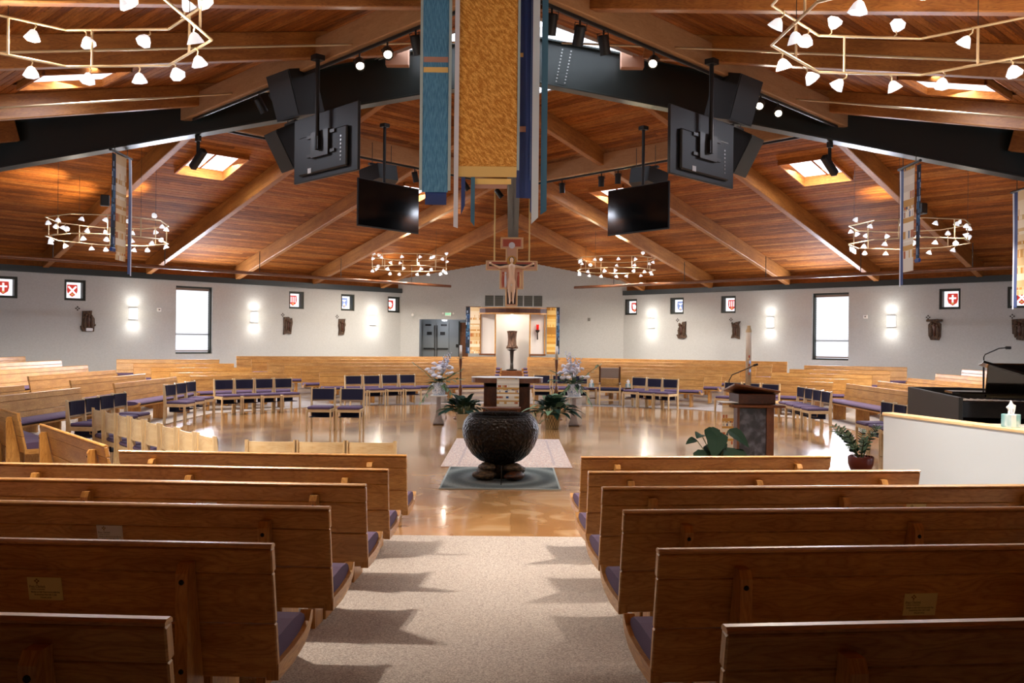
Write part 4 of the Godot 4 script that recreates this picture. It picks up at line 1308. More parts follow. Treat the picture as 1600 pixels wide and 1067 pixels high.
func spotlight(label, at: Vector3, dir: Vector3, lit: bool, r = 0.075, e = 3.0):
	var o = thing("spotlight", label, "spotlight", at, 0.0, "black track spotlights")
	put("stem", bx(Vector3(0, 0.09, 0), Vector3(0.025, 0.1, 0.025)), M.black, o)
	var d = dir.normalized()
	var sx = d.cross(Vector3.UP).normalized()
	var b = Basis(sx, -d, sx.cross(-d).normalized())
	var h = Node3D.new(); h.name = "head"; o.add_child(h, true); h.transform = Transform3D(b, Vector3(0, 0.0, 0))
	var g := Geo.new(); g.lathe([Vector2(0, 0.07), Vector2(r * 0.9, 0.07), Vector2(r, 0.05), Vector2(r, -0.2), Vector2(r * 0.9, -0.2), Vector2(r * 0.88, -0.14), Vector2(0, -0.14)], 14)
	put("can", g, M.black, h)
	g = Geo.new(); g.lathe([Vector2(0, -0.155), Vector2(r * 0.8, -0.155), Vector2(r * 0.8, -0.145), Vector2(0, -0.145)], 14)
	put("lamp_face", g, M.spot_face if lit else M.lamp_glass, h)
	g = Geo.new(); g.tube([Vector3(-r - 0.01, 0.0, 0), Vector3(-r - 0.01, 0.1, 0), Vector3(r + 0.01, 0.1, 0), Vector3(r + 0.01, 0.0, 0)], 0.008, 5)
	put("yoke", g, M.black, h)
	if lit: spot(at + d * 0.24, at + d * 3.0, e, 38.0 if e < 10.0 else 24.0, C("fff0de"), 0.06, 0.9)

func build_spots():
	var L = [
		[Vector2(-4.56, 16.0), Vector3(0.5, -1, -0.4), true, "lower left end of the near left beam, farther"], [Vector2(-4.19, 15.61), Vector3(0.6, -1, -0.5), true, "lower left end of the near left beam, nearer"],
		[Vector2(-2.37, 13.67), Vector3(2.2, -5.9, 8.6), true, "near left beam above the first television, lower"], [Vector2(-1.87, 13.14), Vector3(1.9, -5.9, 9.4), true, "near left beam beside the blue banner"], [Vector2(-1.4, 12.63), Vector3(0.2, -1, -0.3), true, "near left beam right by the blue banner edge"],
		[Vector2(0.48, 11.75), Vector3(-0.1, -1, -0.25), true, "near right beam closest to the ribbons"], [Vector2(0.88, 12.17), Vector3(-0.15, -1, -0.5), true, "near right beam, second from the ribbons"], [Vector2(1.24, 12.55), Vector3(0.2, -1, -0.3), true, "near right beam, third from the ribbons"], [Vector2(2.08, 13.43), Vector3(-2.1, -5.9, 9.0), true, "near right beam above the steel girder"],
		[Vector2(4.34, 15.8), Vector3(-4.4, -5.9, 11.0), true, "lower right end of the near right beam, shining down"], [Vector2(4.79, 16.28), Vector3(-2.5, -5.9, 11.0), true, "lower right end of the near right beam, last"],
		[Vector2(-5.26, 19.87), Vector3(0.1, -1, 0.1), true, "far left beam left of the first television"], [Vector2(-2.52, 22.83), Vector3(0.2, -1, -0.2), false, "far left beam right of the left far television"], [Vector2(-1.33, 24.11), Vector3(0.7, -1, -0.3), false, "far left beam behind the blue ribbons"],
		[Vector2(1.31, 24.22), Vector3(0.05, -1, -0.2), false, "far right beam next to the teal ribbon"], [Vector2(2.27, 23.17), Vector3(0, -1, -0.2), false, "far right beam, second from the teal ribbon"], [Vector2(2.65, 22.75), Vector3(0, -1, -0.2), false, "far right beam above the right far television"], [Vector2(5.18, 19.98), Vector3(-0.1, -1, 0.1), true, "far right beam right of the right near television"], [Vector2(-0.45, 25.3), Vector3(0.7, -0.9, 0.0), false, "far apex just above the crucifix ropes"]]
	for q in L:
		spotlight("black can spotlight on the %s" % q[3], W(q[0], 6.05), q[1], q[2], 0.075, 4.0 if q[1].z > 5.0 else (7.0 if absf(q[0].x) < 1.5 and q[0].y < 13.0 else 3.0))

func sconce(side, s, label):
	var f = wall_frame(side, s, 2.56)
	var o = thing("wall_sconce", label, "wall sconce", Vector3.ZERO, 0.0, "white wall sconces")
	o.transform = f
	var g := Geo.new()
	var pts = []
	for k in 9: pts.append(Vector2(cos(PI * k / 8.0) * 0.15, sin(PI * k / 8.0) * 0.11))
	g.x = Transform3D(Basis(Vector3.RIGHT, PI / 2), Vector3.ZERO)
	g.prism(PackedVector2Array(pts), -0.17, 0.17)
	put("lamp_shade", g, M.sconce, o)
	put("mount", bx(Vector3(0, 0, 0.01), Vector3(0.12, 0.3, 0.02)), M.white, o)
	for dy in [-1, 1]:
		spot(f * Vector3(0, dy * 0.19, 0.2), f * Vector3(0, dy * 0.9, 0.0), 0.34, 70.0, C("fff4ea"), 0.1, 1.0)
	omni(f * Vector3(0, 0, 0.42), 0.3, C("fff2e0"), 0.08)

func build_sconces():
	for side in [-1, 1]:
		var sn = "left" if side < 0 else "right"
		sconce(side, 1.35, "glowing white sconce on the %s wall beside the back wall corner" % sn)
		sconce(side, 6.3, "glowing white sconce on the %s wall between a crest window and the tall window" % sn)
		sconce(side, 10.4, "glowing white sconce on the %s wall nearest the camera, past the tall window" % sn)

# ---------------------------------------------------------------- screens and speakers
func television(label, c: Vector2, along: Vector2, face: Vector2, y: float, pole: float):
	var o = thing("television", label, "television", Vector3.ZERO, 0.0, "hanging televisions")
	var zc = W(face.normalized(), 0); var xc = Vector3.UP.cross(zc)
	o.transform = Transform3D(Basis(xc, Vector3.UP, zc), W(c, y))
	put("housing", bx(Vector3.ZERO, Vector3(1.86, 1.05, 0.05), 0, 0.01), M.black, o)
	put("screen", bx(Vector3(0, 0.005, 0.027), Vector3(1.82, 1.0, 0.004)), M.screen, o)
	put("rear_cover", bx(Vector3(0, -0.12, -0.05), Vector3(1.4, 0.62, 0.06), 0, 0.02), M.black, o)
	put("mount_plate", bx(Vector3(0, 0.0, -0.1), Vector3(0.5, 0.4, 0.05)), M.dark_metal, o)
	for sy in [-1, 1]:
		put("mount_arm", bx(Vector3(0, sy * 0.15, -0.09), Vector3(0.8, 0.05, 0.03)), M.dark_metal, o)
	for k in 7:
		put("port", bx(Vector3(-0.55, -0.32 + 0.06 * k, -0.084), Vector3(0.03, 0.025, 0.006)), M.metal, o)
	put("rating_label", bx(Vector3(0.35, -0.38, -0.083), Vector3(0.1, 0.08, 0.004)), M.card_white, o)
	var g := Geo.new(); g.tube([Vector3(0, -0.1, -0.16), Vector3(0, pole, -0.16)], 0.035, 8)
	put("pole", g, M.black, o)
	put("pole_arm", bx(Vector3(0, 0, -0.14), Vector3(0.1, 0.2, 0.08)), M.black, o)
	put("ceiling_bracket", bx(Vector3(0, pole, -0.16), Vector3(0.16, 0.08, 0.16)), M.black, o)

func speaker(label, c: Vector2, face: Vector2, y: float, w: float, h: float, dp: float, tilt: float):
	var o = thing("loudspeaker", label, "loudspeaker", Vector3.ZERO, 0.0, "hanging loudspeakers")
	var zc = W(face.normalized(), 0); var xc = Vector3.UP.cross(zc)
	o.transform = Transform3D(Basis(xc, Vector3.UP, zc), W(c, y))
	var g := Geo.new(); g.x = Transform3D(Basis(Vector3.RIGHT, PI / 2 + tilt), Vector3.ZERO)
	g.prism(PackedVector2Array([Vector2(-w * 0.5, dp * 0.5), Vector2(w * 0.5, dp * 0.5), Vector2(w * 0.3, -dp * 0.5), Vector2(-w * 0.3, -dp * 0.5)]), -h * 0.5, h * 0.5)
	put("cabinet", g, M.black, o)
	g = Geo.new(); g.x = Transform3D(Basis(Vector3.RIGHT, tilt), Vector3.ZERO); g.box(Vector3(0, 0, dp * 0.5 + 0.005), Vector3(w * 0.94, h * 0.94, 0.012))
	put("grille", g, M.black, o)
	for sx in [-1, 1]:
		g = Geo.new(); g.tube([Vector3(sx * w * 0.3, h * 0.4, 0), Vector3(sx * w * 0.3, h * 0.5 + 0.55, 0)], 0.008, 5)
		put("hanging_wire", g, M.dark_metal, o)
	put("yoke", bx(Vector3(0, h * 0.5 + 0.05, 0), Vector3(w * 0.8, 0.05, 0.08)), M.black, o)

func build_av():
	for side in [-1, 1]:
		var sn = "left" if side < 0 else "right"
		var mx = func(v): return Vector2(v.x * -side, v.y)
		television("large black television seen from its rear at near %s" % sn, mx.call(Vector2(-2.97, 14.15)), mx.call(Vector2(1.25, -1.3)), mx.call(Vector2(0.72, 0.69)), 4.9, 1.33)
		television("large black television facing the camera at far %s" % sn, mx.call(Vector2(-2.8, 20.15)), mx.call(Vector2(1.22, 1.5)), mx.call(Vector2(0.776, -0.63)), 4.82, 1.85)
		speaker("big black loudspeaker hung from the near %s timber beam" % sn, mx.call(Vector2(-3.65, 15.1)), mx.call(Vector2(-0.7, -0.72)), 5.95, 0.7, 0.75, 0.6, 0.3)
		speaker("black loudspeaker wedge below the bigger one at near %s" % sn, mx.call(Vector2(-3.85, 15.5)), mx.call(Vector2(-0.8, -0.6)), 5.15, 0.55, 0.7, 0.5, 0.5)
		speaker("black loudspeaker above the far %s television" % sn, mx.call(Vector2(-3.05, 20.7)), mx.call(Vector2(-0.6, 0.7)), 5.62, 0.85, 0.36, 0.55, 0.2)
		var p = rp(side, true, 11.7, 4.6, 0.52)
		solo("small_speaker", "small black loudspeaker on a rafter behind the %s patchwork banner" % sn, "loudspeaker", bx(Vector3.ZERO, Vector3(0.2, 0.26, 0.18), 0, 0.02), M.black, W(Vector2(side * 9.55, 20.95), 5.02) + Vector3(0, 0.0, 0), 0.5)
		# moving projector lamp under the girder
		var q = Vector2(side * 6.45, MID)
		var o = thing("stage_light", "black moving-head lamp hung under the %s girder" % sn, "stage light", W(q, 5.9), 0.6 * side)
		put("clamp", bx(Vector3(0, 0.0, 0), Vector3(0.12, 0.12, 0.08), 0, 0.01), M.dark_metal, o)
		put("stem", bx(Vector3(0, -0.2, 0), Vector3(0.05, 0.3, 0.05)), M.black, o)
		var g := Geo.new(); g.x = Transform3D(Basis(Vector3.BACK, -0.7 * -side * -1.0), Vector3(0, -0.42, 0)); g.box(Vector3.ZERO, Vector3(0.5, 0.14, 0.14), 0, 0.02)
		put("body", g, M.black, o)

# ---------------------------------------------------------------- cloth
# cloth panel with its print spread once over it; hangs in the local xy plane from y = 0 down
func cloth(w, h, wave, sd, cut = 0.0):
	var g := Geo.new()
	var K := 10
	var N := maxi(2, int(w / 0.06))
	var f = func(i, j):
		var x = -w * 0.5 + w * i / N; var y = -h * j / K
		if j == K: y -= cut * (float(i) / N)
		return Vector3(x, y, sin(x * 9.0 + sd + y * 0.7) * wave + sin(y * 2.1 + sd) * wave * 0.6)
	for j in K:
		for i in N:
			var a = f.call(i, j); var b = f.call(i + 1, j); var c = f.call(i + 1, j + 1); var d = f.call(i, j + 1)
			var nn = (b - a).cross(a - d).normalized()
			if nn.z < 0: nn = -nn
			var u0 = Vector2(float(i) / N, float(j) / K); var u1 = Vector2(float(i + 1) / N, float(j + 1) / K)
			for z in [0.003, -0.003]:
				var o = Vector3(0, 0, z); var n2 = nn if z > 0 else -nn
				g.tri(a + o, b + o, c + o, n2, n2, n2, u0, Vector2(u1.x, u0.y), u1)
				g.tri(a + o, c + o, d + o, n2, n2, n2, u0, u1, Vector2(u0.x, u1.y))
	return g

func T(x, y, z, turn = 0.0):
	return Transform3D(Basis(Vector3.UP, turn), Vector3(x, y, z))

func build_banners():
	# the big hanging in front of the near apex
	var o = thing("hanging_banner", "tall gold and blue fabric banner with ribbons hanging at top centre", "banner", Vector3(0, 0, -11.0))
	var g := Geo.new(); g.tube([Vector3(-1.25, 6.26, 0), Vector3(0.5, 6.26, 0)], 0.02, 8)
	put("rod", g, M.dark_wood, o)
	put("gold_panel", cloth(0.74, 2.26, 0.006, 1.0), M.gold, o, T(-0.335, 6.22, 0.0))
	put("gold_border", bx(Vector3(-0.335, 3.9, 0.006), Vector3(0.74, 0.13, 0.012), 0, 0.003), M.pale_gold, o)
	put("gold_border", bx(Vector3(-0.335, 3.98, 0.008), Vector3(0.73, 0.03, 0.012)), M.gold, o)
	put("under_panel", bx(Vector3(-0.27, 3.79, -0.05), Vector3(0.48, 0.07, 0.006)), M.pale_gold, o)
	put("under_panel", bx(Vector3(-0.28, 3.735, -0.06), Vector3(0.4, 0.06, 0.006)), M.mauve, o)
	for x in [-0.722, 0.052]: put("edge_binding", cloth(0.03, 2.3, 0.003, 2.0), M.trim_cloth, o, T(x, 6.22, 0.006))
	put("blue_panel", cloth(0.32, 2.58, 0.008, 3.0), M.blue, o, T(-0.965, 6.22, 0.02))
	for x in [-1.14, -0.79]: put("edge_binding", cloth(0.035, 2.56, 0.008, 3.0), M.trim_cloth, o, T(x, 6.22, 0.022))
	put("stripe", bx(Vector3(-0.965, 5.26, 0.034), Vector3(0.3, 0.065, 0.006)), M.mauve, o)
	put("stripe", bx(Vector3(-0.965, 5.135, 0.034), Vector3(0.3, 0.065, 0.006)), M.pale_gold, o)
	put("blue_tail", cloth(0.26, 0.17, 0.01, 4.0), M.navy_silk, o, T(-0.955, 3.66, 0.0))
	put("navy_panel", cloth(0.19, 2.62, 0.01, 5.0), M.navy_silk, o, T(0.125, 6.22, -0.12, 0.15))
	for x in [0.042, 0.21]: put("edge_binding", cloth(0.012, 2.4, 0.004, 5.0), M.trim_cloth, o, T(x, 6.22, -0.11))
	put("stripe", bx(Vector3(0.08, 5.37, -0.1), Vector3(0.05, 0.05, 0.006)), M.pale_gold, o)
	put("stripe", bx(Vector3(0.1, 4.45, -0.1), Vector3(0.09, 0.07, 0.006)), M.mauve, o)
	for r in [["white_ribbon", 0.055, 3.0, -0.705, 0.03, M.white_silk, 0.02], ["navy_ribbon", 0.05, 2.85, -0.62, -0.03, M.navy_silk, -0.12], ["teal_ribbon", 0.05, 2.93, -0.5, -0.03, M.teal_silk, 0.06], ["pale_ribbon", 0.085, 2.96, 0.262, 0.03, M.pale_silk, -0.08], ["teal_ribbon", 0.075, 2.84, 0.37, -0.02, M.teal_silk, -0.05], ["navy_ribbon", 0.03, 2.8, 0.22, -0.02, M.navy_silk, 0.05]]:
		put(r[0], cloth(r[1], r[2], 0.014, r[3] * 7.0, r[6]), r[5], o, T(r[3], 6.22, r[4]))
	# patchwork banners hung under the cross girder, edge on to the aisle
	for q in [[-8.02, 5.56, M.tan_patch, M.blue_patch, "patchwork banner with navy ribbon hung under the left girder"], [8.08, 5.5, M.white_patch, M.blue_patch, "pale patchwork banner with blue stripes hung under the right girder"], [10.45, 5.05, M.tan_patch, M.blue_patch, "patchwork banner at the far right edge under the girder"]]:
		var b = thing("patchwork_banner", q[4], "banner", Vector3(q[0], q[1], -MID), PI / 2)
		var sg = 1.0
		g = Geo.new(); g.tube([Vector3(-0.5, 0, 0), Vector3(0.5, 0, 0)], 0.03, 8)
		put("rod", g, M.black, b)
		for x in [-0.3, 0.3]:
			g = Geo.new(); g.tube([Vector3(x, 0, 0), Vector3(x, 0.22, 0)], 0.008, 5); put("hook", g, M.dark_metal, b)
		put("patchwork_cloth", cloth(0.5, 2.15, 0.01, q[0]), q[2], b, T(0.0, -0.02, 0.0))
		put("blue_strip", cloth(0.17, 1.9, 0.008, 2.0), q[3], b, T(-0.38, -0.06, 0.015))
		put("strip_weight", bx(Vector3(-0.38, -1.98, 0.015), Vector3(0.2, 0.08, 0.05), 0, 0.015), M.navy_silk, b)
		put("navy_strip", cloth(0.12, 2.42, 0.01, 3.0), M.navy_silk, b, T(0.36, 0.0, 0.02))
		put("pale_strip", cloth(0.05, 2.45, 0.01, 3.5), M.white_silk, b, T(0.45, 0.0, 0.02))

# ---------------------------------------------------------------- sanctuary
func build_font():
	# rug and mat
	solo("rug", "pale patterned rug on the polished floor behind the font", "rug", flat_quad(1.9, 3.75, 0.012), M.rug, Vector3(-0.06, 0.0, -14.78))
	solo("floor_mat", "square grey-green mat with ring pattern under the font", "mat", flat_quad(1.5, 1.88, 0.014), M.mat, Vector3(-0.13, 0.0, -11.93))
	var o = thing("baptismal_font", "round dark hammered metal font bowl resting on stones", "font", Vector3(-0.14, 0, -11.9))
	var g := Geo.new()
	var pr = [Vector2(0.0, 0.2), Vector2(0.16, 0.205), Vector2(0.28, 0.25), Vector2(0.38, 0.33), Vector2(0.455, 0.44), Vector2(0.5, 0.56), Vector2(0.51, 0.66), Vector2(0.49, 0.75), Vector2(0.45, 0.815), Vector2(0.42, 0.845), Vector2(0.4, 0.85), Vector2(0.385, 0.84), Vector2(0.42, 0.78), Vector2(0.44, 0.7)]
	g.lathe(pr, 64)
	put("bowl", g, M.font, o)
	g = Geo.new(); g.lathe([Vector2(0.395, 0.846), Vector2(0.4, 0.858), Vector2(0.415, 0.86), Vector2(0.425, 0.845)], 48)
	put("rim", g, M.font, o)
	g = Geo.new(); g.lathe([Vector2(0.0, 0.765), Vector2(0.428, 0.765)], 40)
	put("water", g, M.water, o)
	g = Geo.new(); g.lathe([Vector2(0.0, 0.0), Vector2(0.14, 0.0), Vector2(0.12, 0.21), Vector2(0.0, 0.21)], 14)
	put("pedestal", g, M.stone, o)
	g = Geo.new(); g.tube([Vector3(0.02, 0.2, 0.26), Vector3(0.02, 0.03, 0.28), Vector3(0.02, 0.02, 0.62)], 0.008, 6)
	put("drain_pipe", g, M.dark_metal, o)
	var st = [[-0.21, 0.065, 0.22, 0.16, 0.065, 0.12, 0], [0.19, 0.06, 0.22, 0.17, 0.06, 0.12, 1], [-0.17, 0.165, 0.17, 0.13, 0.06, 0.1, 0], [0.17, 0.155, 0.16, 0.13, 0.06, 0.1, 0], [-0.2, 0.07, -0.2, 0.15, 0.07, 0.12, 0], [0.2, 0.07, -0.2, 0.15, 0.07, 0.12, 0]]
	var nm = ["lower left grey-brown stone under the font", "lower right reddish stone under the font", "upper left dark stone under the font", "upper right dark stone under the font", "rear left stone under the font", "rear right stone under the font"]
	for k in st.size():
		var s = st[k]
		g = Geo.new(); g.lump(Vector3.ZERO, Vector3(s[3], s[4], s[5]), 0.35, 40 + k)
		solo("stone", nm[k], "stone", g, M.stone_red if s[6] == 1 else M.stone, Vector3(-0.14 + s[0], s[1] + 0.014, -11.9 + s[2]), k * 1.1, "stones under the font")

func flat_quad(w, d, th):
	var g := Geo.new()
	var y = th
	var a = Vector3(-w / 2, y, -d / 2); var b = Vector3(w / 2, y, -d / 2); var c = Vector3(w / 2, y, d / 2); var e = Vector3(-w / 2, y, d / 2)
	g.tri(a, b, c, Vector3.UP, Vector3.UP, Vector3.UP, Vector2(0, 0), Vector2(1, 0), Vector2(1, 1))
	g.tri(a, c, e, Vector3.UP, Vector3.UP, Vector3.UP, Vector2(0, 0), Vector2(1, 1), Vector2(0, 1))
	for q in [[a, b, Vector3.FORWARD], [b, c, Vector3.RIGHT], [c, e, Vector3.BACK], [e, a, Vector3.LEFT]]:
		var dn = Vector3(0, -th, 0)
		g.tri(q[0], q[1], q[1] + dn, q[2], q[2], q[2], Vector2.ZERO, Vector2(0.01, 0), Vector2(0.01, 0))
		g.tri(q[0], q[1] + dn, q[0] + dn, q[2], q[2], q[2], Vector2.ZERO, Vector2(0.01, 0), Vector2(0.01, 0))
	return g

func ellipse(rx, rz, n):
	var p = PackedVector2Array()
	for k in n: p.append(Vector2(cos(TAU * k / n) * rx, sin(TAU * k / n) * rz))
	return p

func build_altar():
	var o = thing("altar", "dark wood altar table with oval top in the middle of the floor", "altar", Vector3(-0.1, 0, -20.6))
	var g := Geo.new(); g.x = Transform3D(Basis(Vector3.RIGHT, -PI / 2), Vector3.ZERO)
	g.prism(ellipse(0.82, 0.5, 40), 0.88, 0.99, 0)
	put("table_top", g, M.mid_wood, o)
	put("pedestal", bx(Vector3(-0.36, 0.44, 0), Vector3(0.34, 0.88, 0.5), 1, 0.01), M.dark_wood, o)
	put("pedestal", bx(Vector3(0.38, 0.44, 0), Vector3(0.28, 0.88, 0.5), 1, 0.01), M.dark_wood, o)
	put("apron", bx(Vector3(0, 0.83, 0), Vector3(1.0, 0.1, 0.5), 0, 0.01), M.dark_wood, o)
	put("front_panel", bx(Vector3(0, 0.45, 0.2), Vector3(0.5, 0.8, 0.04), 1), M.dark_wood, o)
	g = Geo.new(); g.x = Transform3D(Basis(Vector3.RIGHT, -PI / 2), Vector3.ZERO)
	g.prism(ellipse(0.825, 0.505, 40), 0.991, 1.003, 0)
	solo("altar_cloth", "white cloth covering the top of the altar", "cloth", g, M.white, Vector3(-0.1, 0, -20.6))
	var st = thing("altar_runner", "white runner with orange and blue patchwork bands hanging down the altar front", "cloth", Vector3(-0.08, 0.995, -20.08))
	put("woven_cloth", cloth(0.5, 0.66, 0.004, 0.3), M.white_patch, st)
	put("top_fold", bx(Vector3(0, 0.012, -0.2), Vector3(0.5, 0.008, 0.4)), M.white, st)
	var k2 = thing("kneeler", "low wooden bench step in front of the altar", "bench", Vector3(-0.22, 0, -19.75))
	put("top", bx(Vector3(0, 0.35, 0), Vector3(0.86, 0.05, 0.3), 0, 0.008), M.mid_wood, k2)
	for sx in [-1, 1]: put("leg", bx(Vector3(sx * 0.38, 0.165, 0), Vector3(0.05, 0.33, 0.26), 1), M.mid_wood, k2)
	# candle stands
	for k in 2:
		var x = [-1.2, 1.05][k]
		var c = thing("candle_stand", "tall slim wooden candle stand %s of the altar" % ["left", "right"][k], "candle stand", Vector3(x, 0, -21.0))
		g = Geo.new(); g.lathe([Vector2(0, 0), Vector2(0.16, 0), Vector2(0.15, 0.03), Vector2(0.06, 0.1), Vector2(0.035, 0.3), Vector2(0.035, 0.62), Vector2(0.045, 0.64), Vector2(0.045, 0.74), Vector2(0.022, 0.78), Vector2(0.02, 1.18), Vector2(0.03, 1.22), Vector2(0.036, 1.3), Vector2(0.036, 1.4), Vector2(0, 1.4)], 14)
		put("shaft", g, M.mid_wood, c)
		g = Geo.new(); g.lathe([Vector2(0, 1.4), Vector2(0.08, 1.405), Vector2(0.085, 1.42), Vector2(0.03, 1.415), Vector2(0, 1.415)], 14)
		put("drip_pan", g, M.brass, c)
		var cd = thing("candle", "white altar candle on the %s candle stand" % ["left", "right"][k], "candle", Vector3(x, 1.416, -21.0))
		g = Geo.new(); g.lathe([Vector2(0, 0), Vector2(0.032, 0), Vector2(0.032, 0.3), Vector2(0.02, 0.305), Vector2(0, 0.3)], 12); put("wax", g, M.wax, cd)
		g = Geo.new(); g.tube([Vector3(0, 0.3, 0), Vector3(0.003, 0.33, 0)], 0.003, 4); put("wick", g, M.ink, cd)
	# flower stands
	for k in 2:
		var x = [-1.58, 1.36][k]; var sn = ["left", "right"][k]
		var s = thing("flower_stand", "clear acrylic pedestal with flared wooden foot %s of the altar" % sn, "pedestal", Vector3(x, 0, -19.5))
		g = Geo.new()
		for q in [[Vector3(-0.16, 0.32, 0), Vector3(0.008, 0.6, 0.32)], [Vector3(0.16, 0.32, 0), Vector3(0.008, 0.6, 0.32)], [Vector3(0, 0.32, -0.16), Vector3(0.32, 0.6, 0.008)], [Vector3(0, 0.32, 0.16), Vector3(0.32, 0.6, 0.008)]]: g.box(q[0], q[1])
		put("acrylic_case", g, M.acrylic, s)
		put("top_plate", bx(Vector3(0, 0.63, 0), Vector3(0.36, 0.02, 0.36), 0, 0.004), M.white, s)
		g = Geo.new(); g.lathe([Vector2(0, 0), Vector2(0.26, 0), Vector2(0.25, 0.05), Vector2(0.18, 0.12), Vector2(0.13, 0.22), Vector2(0.1, 0.42), Vector2(0.1, 0.6), Vector2(0, 0.6)], 4)
		put("foot", g, M.mid_wood, s, Transform3D(Basis(Vector3.UP, PI / 4).scaled(Vector3(0.62, 1, 0.62)), Vector3.ZERO))
		bouquet(Vector3(x, 0.64, -19.5), k, sn)
	# leafy plants in pots
	plant("peace lily with long dark leaves in a cream pot left of the font", Vector3(-1.0, 0, -18.75), 0.16, 0.3, 72, 0.62, M.cream_pot, 3)
	plant("peace lily with long dark leaves in a woven tan pot right of the font", Vector3(0.86, 0, -18.75), 0.17, 0.3, 76, 0.62, M.wicker, 4)
	plant("small grassy plant in a white vase right of the font", Vector3(0.53, 0, -17.6), 0.06, 0.2, 12, 0.42, M.white, 5)
	# paschal candle
	var p = thing("paschal_candle", "tall white decorated candle with gold top standing behind the lectern", "candle", Vector3(3.75, 0, -14.2))
	g = Geo.new(); g.lathe([Vector2(0, 0), Vector2(0.2, 0), Vector2(0.19, 0.04), Vector2(0.05, 0.1), Vector2(0.035, 0.9), Vector2(0.06, 1.0), Vector2(0.06, 1.1), Vector2(0, 1.1)], 14); put("stand", g, M.brass, p)
	g = Geo.new(); g.lathe([Vector2(0, 1.1), Vector2(0.043, 1.1), Vector2(0.043, 2.02), Vector2(0.0, 2.02)], 16); put("wax", g, M.wax, p)
	g = Geo.new(); g.lathe([Vector2(0.045, 2.0), Vector2(0.048, 2.02), Vector2(0.03, 2.07), Vector2(0.025, 2.11), Vector2(0.0, 2.11)], 16); put("follower", g, M.brass, p)
	for k in 7:
		g = Geo.new(); g.lump(Vector3.ZERO, Vector3(0.012, 0.025, 0.006), 0.3, k, 7, 5)
		put("wax_motif", g, [M.icon_red, M.shield_blue, M.icon_gold][k % 3], p, T(sin(k * 2.1) * 0.018, 1.35 + 0.045 * k, 0.042))

func bouquet(at, k, sn):
	var v = thing("flower_vase", "blue and white patterned vase with white flowers %s of the altar" % sn, "flower arrangement", at)
	var g := Geo.new(); g.lathe([Vector2(0, 0), Vector2(0.13, 0), Vector2(0.14, 0.02), Vector2(0.155, 0.16), Vector2(0.15, 0.26), Vector2(0.14, 0.27), Vector2(0.13, 0.26), Vector2(0.13, 0.22), Vector2(0, 0.22)], 18)
	put("vase", g, M.vase, v)
	var r := RandomNumberGenerator.new(); r.seed = 300 + k
	# blooms
	for j in 26:
		var a = r.randf() * TAU; var el = r.randf_range(-0.1, 1.45)
		var dist = r.randf_range(0.16, 0.36)
		var c = Vector3(cos(a) * cos(el) * dist, 0.42 + sin(el) * dist * 0.9, sin(a) * cos(el) * dist)
		g = Geo.new()
		var rad = r.randf_range(0.05, 0.08)
		for q in 9:
			var b = TAU * q / 9.0
			var inn = 0.55 if q % 2 else 1.0
			g.lump(c + Vector3(cos(b) * rad * 0.45, r.randf_range(-0.01, 0.02), sin(b) * rad * 0.45) * inn, Vector3(rad * 0.55, rad * 0.42, rad * 0.55), 0.3, j * 9 + q, 7, 5)
		g.lump(c + Vector3(0, rad * 0.25, 0), Vector3(rad * 0.5, rad * 0.4, rad * 0.5), 0.2, j, 7, 5)
		put("bloom", g, [M.petal, M.petal, M.petal_lilac, M.petal][r.randi() % 4] if j != 3 else M.petal_pink, v)
	# tall flower spikes
	for j in 6:
		var a = r.randf() * TAU
		var d = Vector3(cos(a) * 0.45, 1.0, sin(a) * 0.3).normalized()
		g = Geo.new()
		var l = r.randf_range(0.5, 0.72)
		for q in 9: g.lump(Vector3(0, 0.3, 0) + d * l * (0.4 + q * 0.075) + Vector3(sin(q * 2.4), 0, cos(q * 2.4)) * 0.016, Vector3(0.026, 0.026, 0.026) * (1.25 - q * 0.08), 0.3, q, 6, 4)
		put("flower_spike", g, M.petal_lilac, v)
		g = Geo.new(); g.tube([Vector3(0, 0.25, 0), Vector3(0, 0.3, 0) + d * l * 0.9], 0.005, 4); put("stem", g, M.stem, v)
	# greenery: a bushy collar and trailing sprays
	for j in 44:
		var a = r.randf() * TAU; var d = Vector3(cos(a), r.randf_range(-0.4, 0.9), sin(a)).normalized()
		g = Geo.new(); g.leaf(Vector3(0, 0.27, 0) + d * 0.06, d, Vector3.UP, r.randf_range(0.16, 0.3), 0.07, 0.3); put("leaf", g, [M.leaf, M.leaf_grey, M.leaf_pale][r.randi() % 3], v)
	var sprays = [[Vector3(-0.9, 0.75, 0.1), 0.62], [Vector3(-0.5, -0.75, 0.35), 0.6], [Vector3(0.7, 0.1, 0.2), 0.45], [Vector3(0.5, -0.6, 0.4), 0.42], [Vector3(0.8, 0.5, 0.1), 0.5]]
	for s in sprays:
		var d = s[0].normalized()
		if k == 1: d.x = -d.x
		var sp = Node3D.new(); sp.name = "trailing_spray"; v.add_child(sp, true)
		var p0 = Vector3(0, 0.3, 0) + Vector3(d.x, 0.0, d.z) * 0.12
		var p1 = p0 + d * s[1]
		g = Geo.new(); g.tube([p0, p0.lerp(p1, 0.5) + Vector3(0, 0.04, 0), p1], 0.005, 4); put("stem", g, M.stem, sp)
		g = Geo.new()
		for q in 12:
			var f = 0.12 + q * 0.075
			g.leaf(p0.lerp(p1, f), (d + Vector3(r.randf_range(-0.8, 0.8), r.randf_range(-0.6, 0.8), r.randf_range(-0.5, 0.5))).normalized(), Vector3(0.1, 1, 0.2), 0.09, 0.045, 0.2)
		var lf = put("leaflets", g, M.leaf_pale if s[1] > 0.55 else M.leaf_grey, sp); lf.set_meta("kind", "stuff")

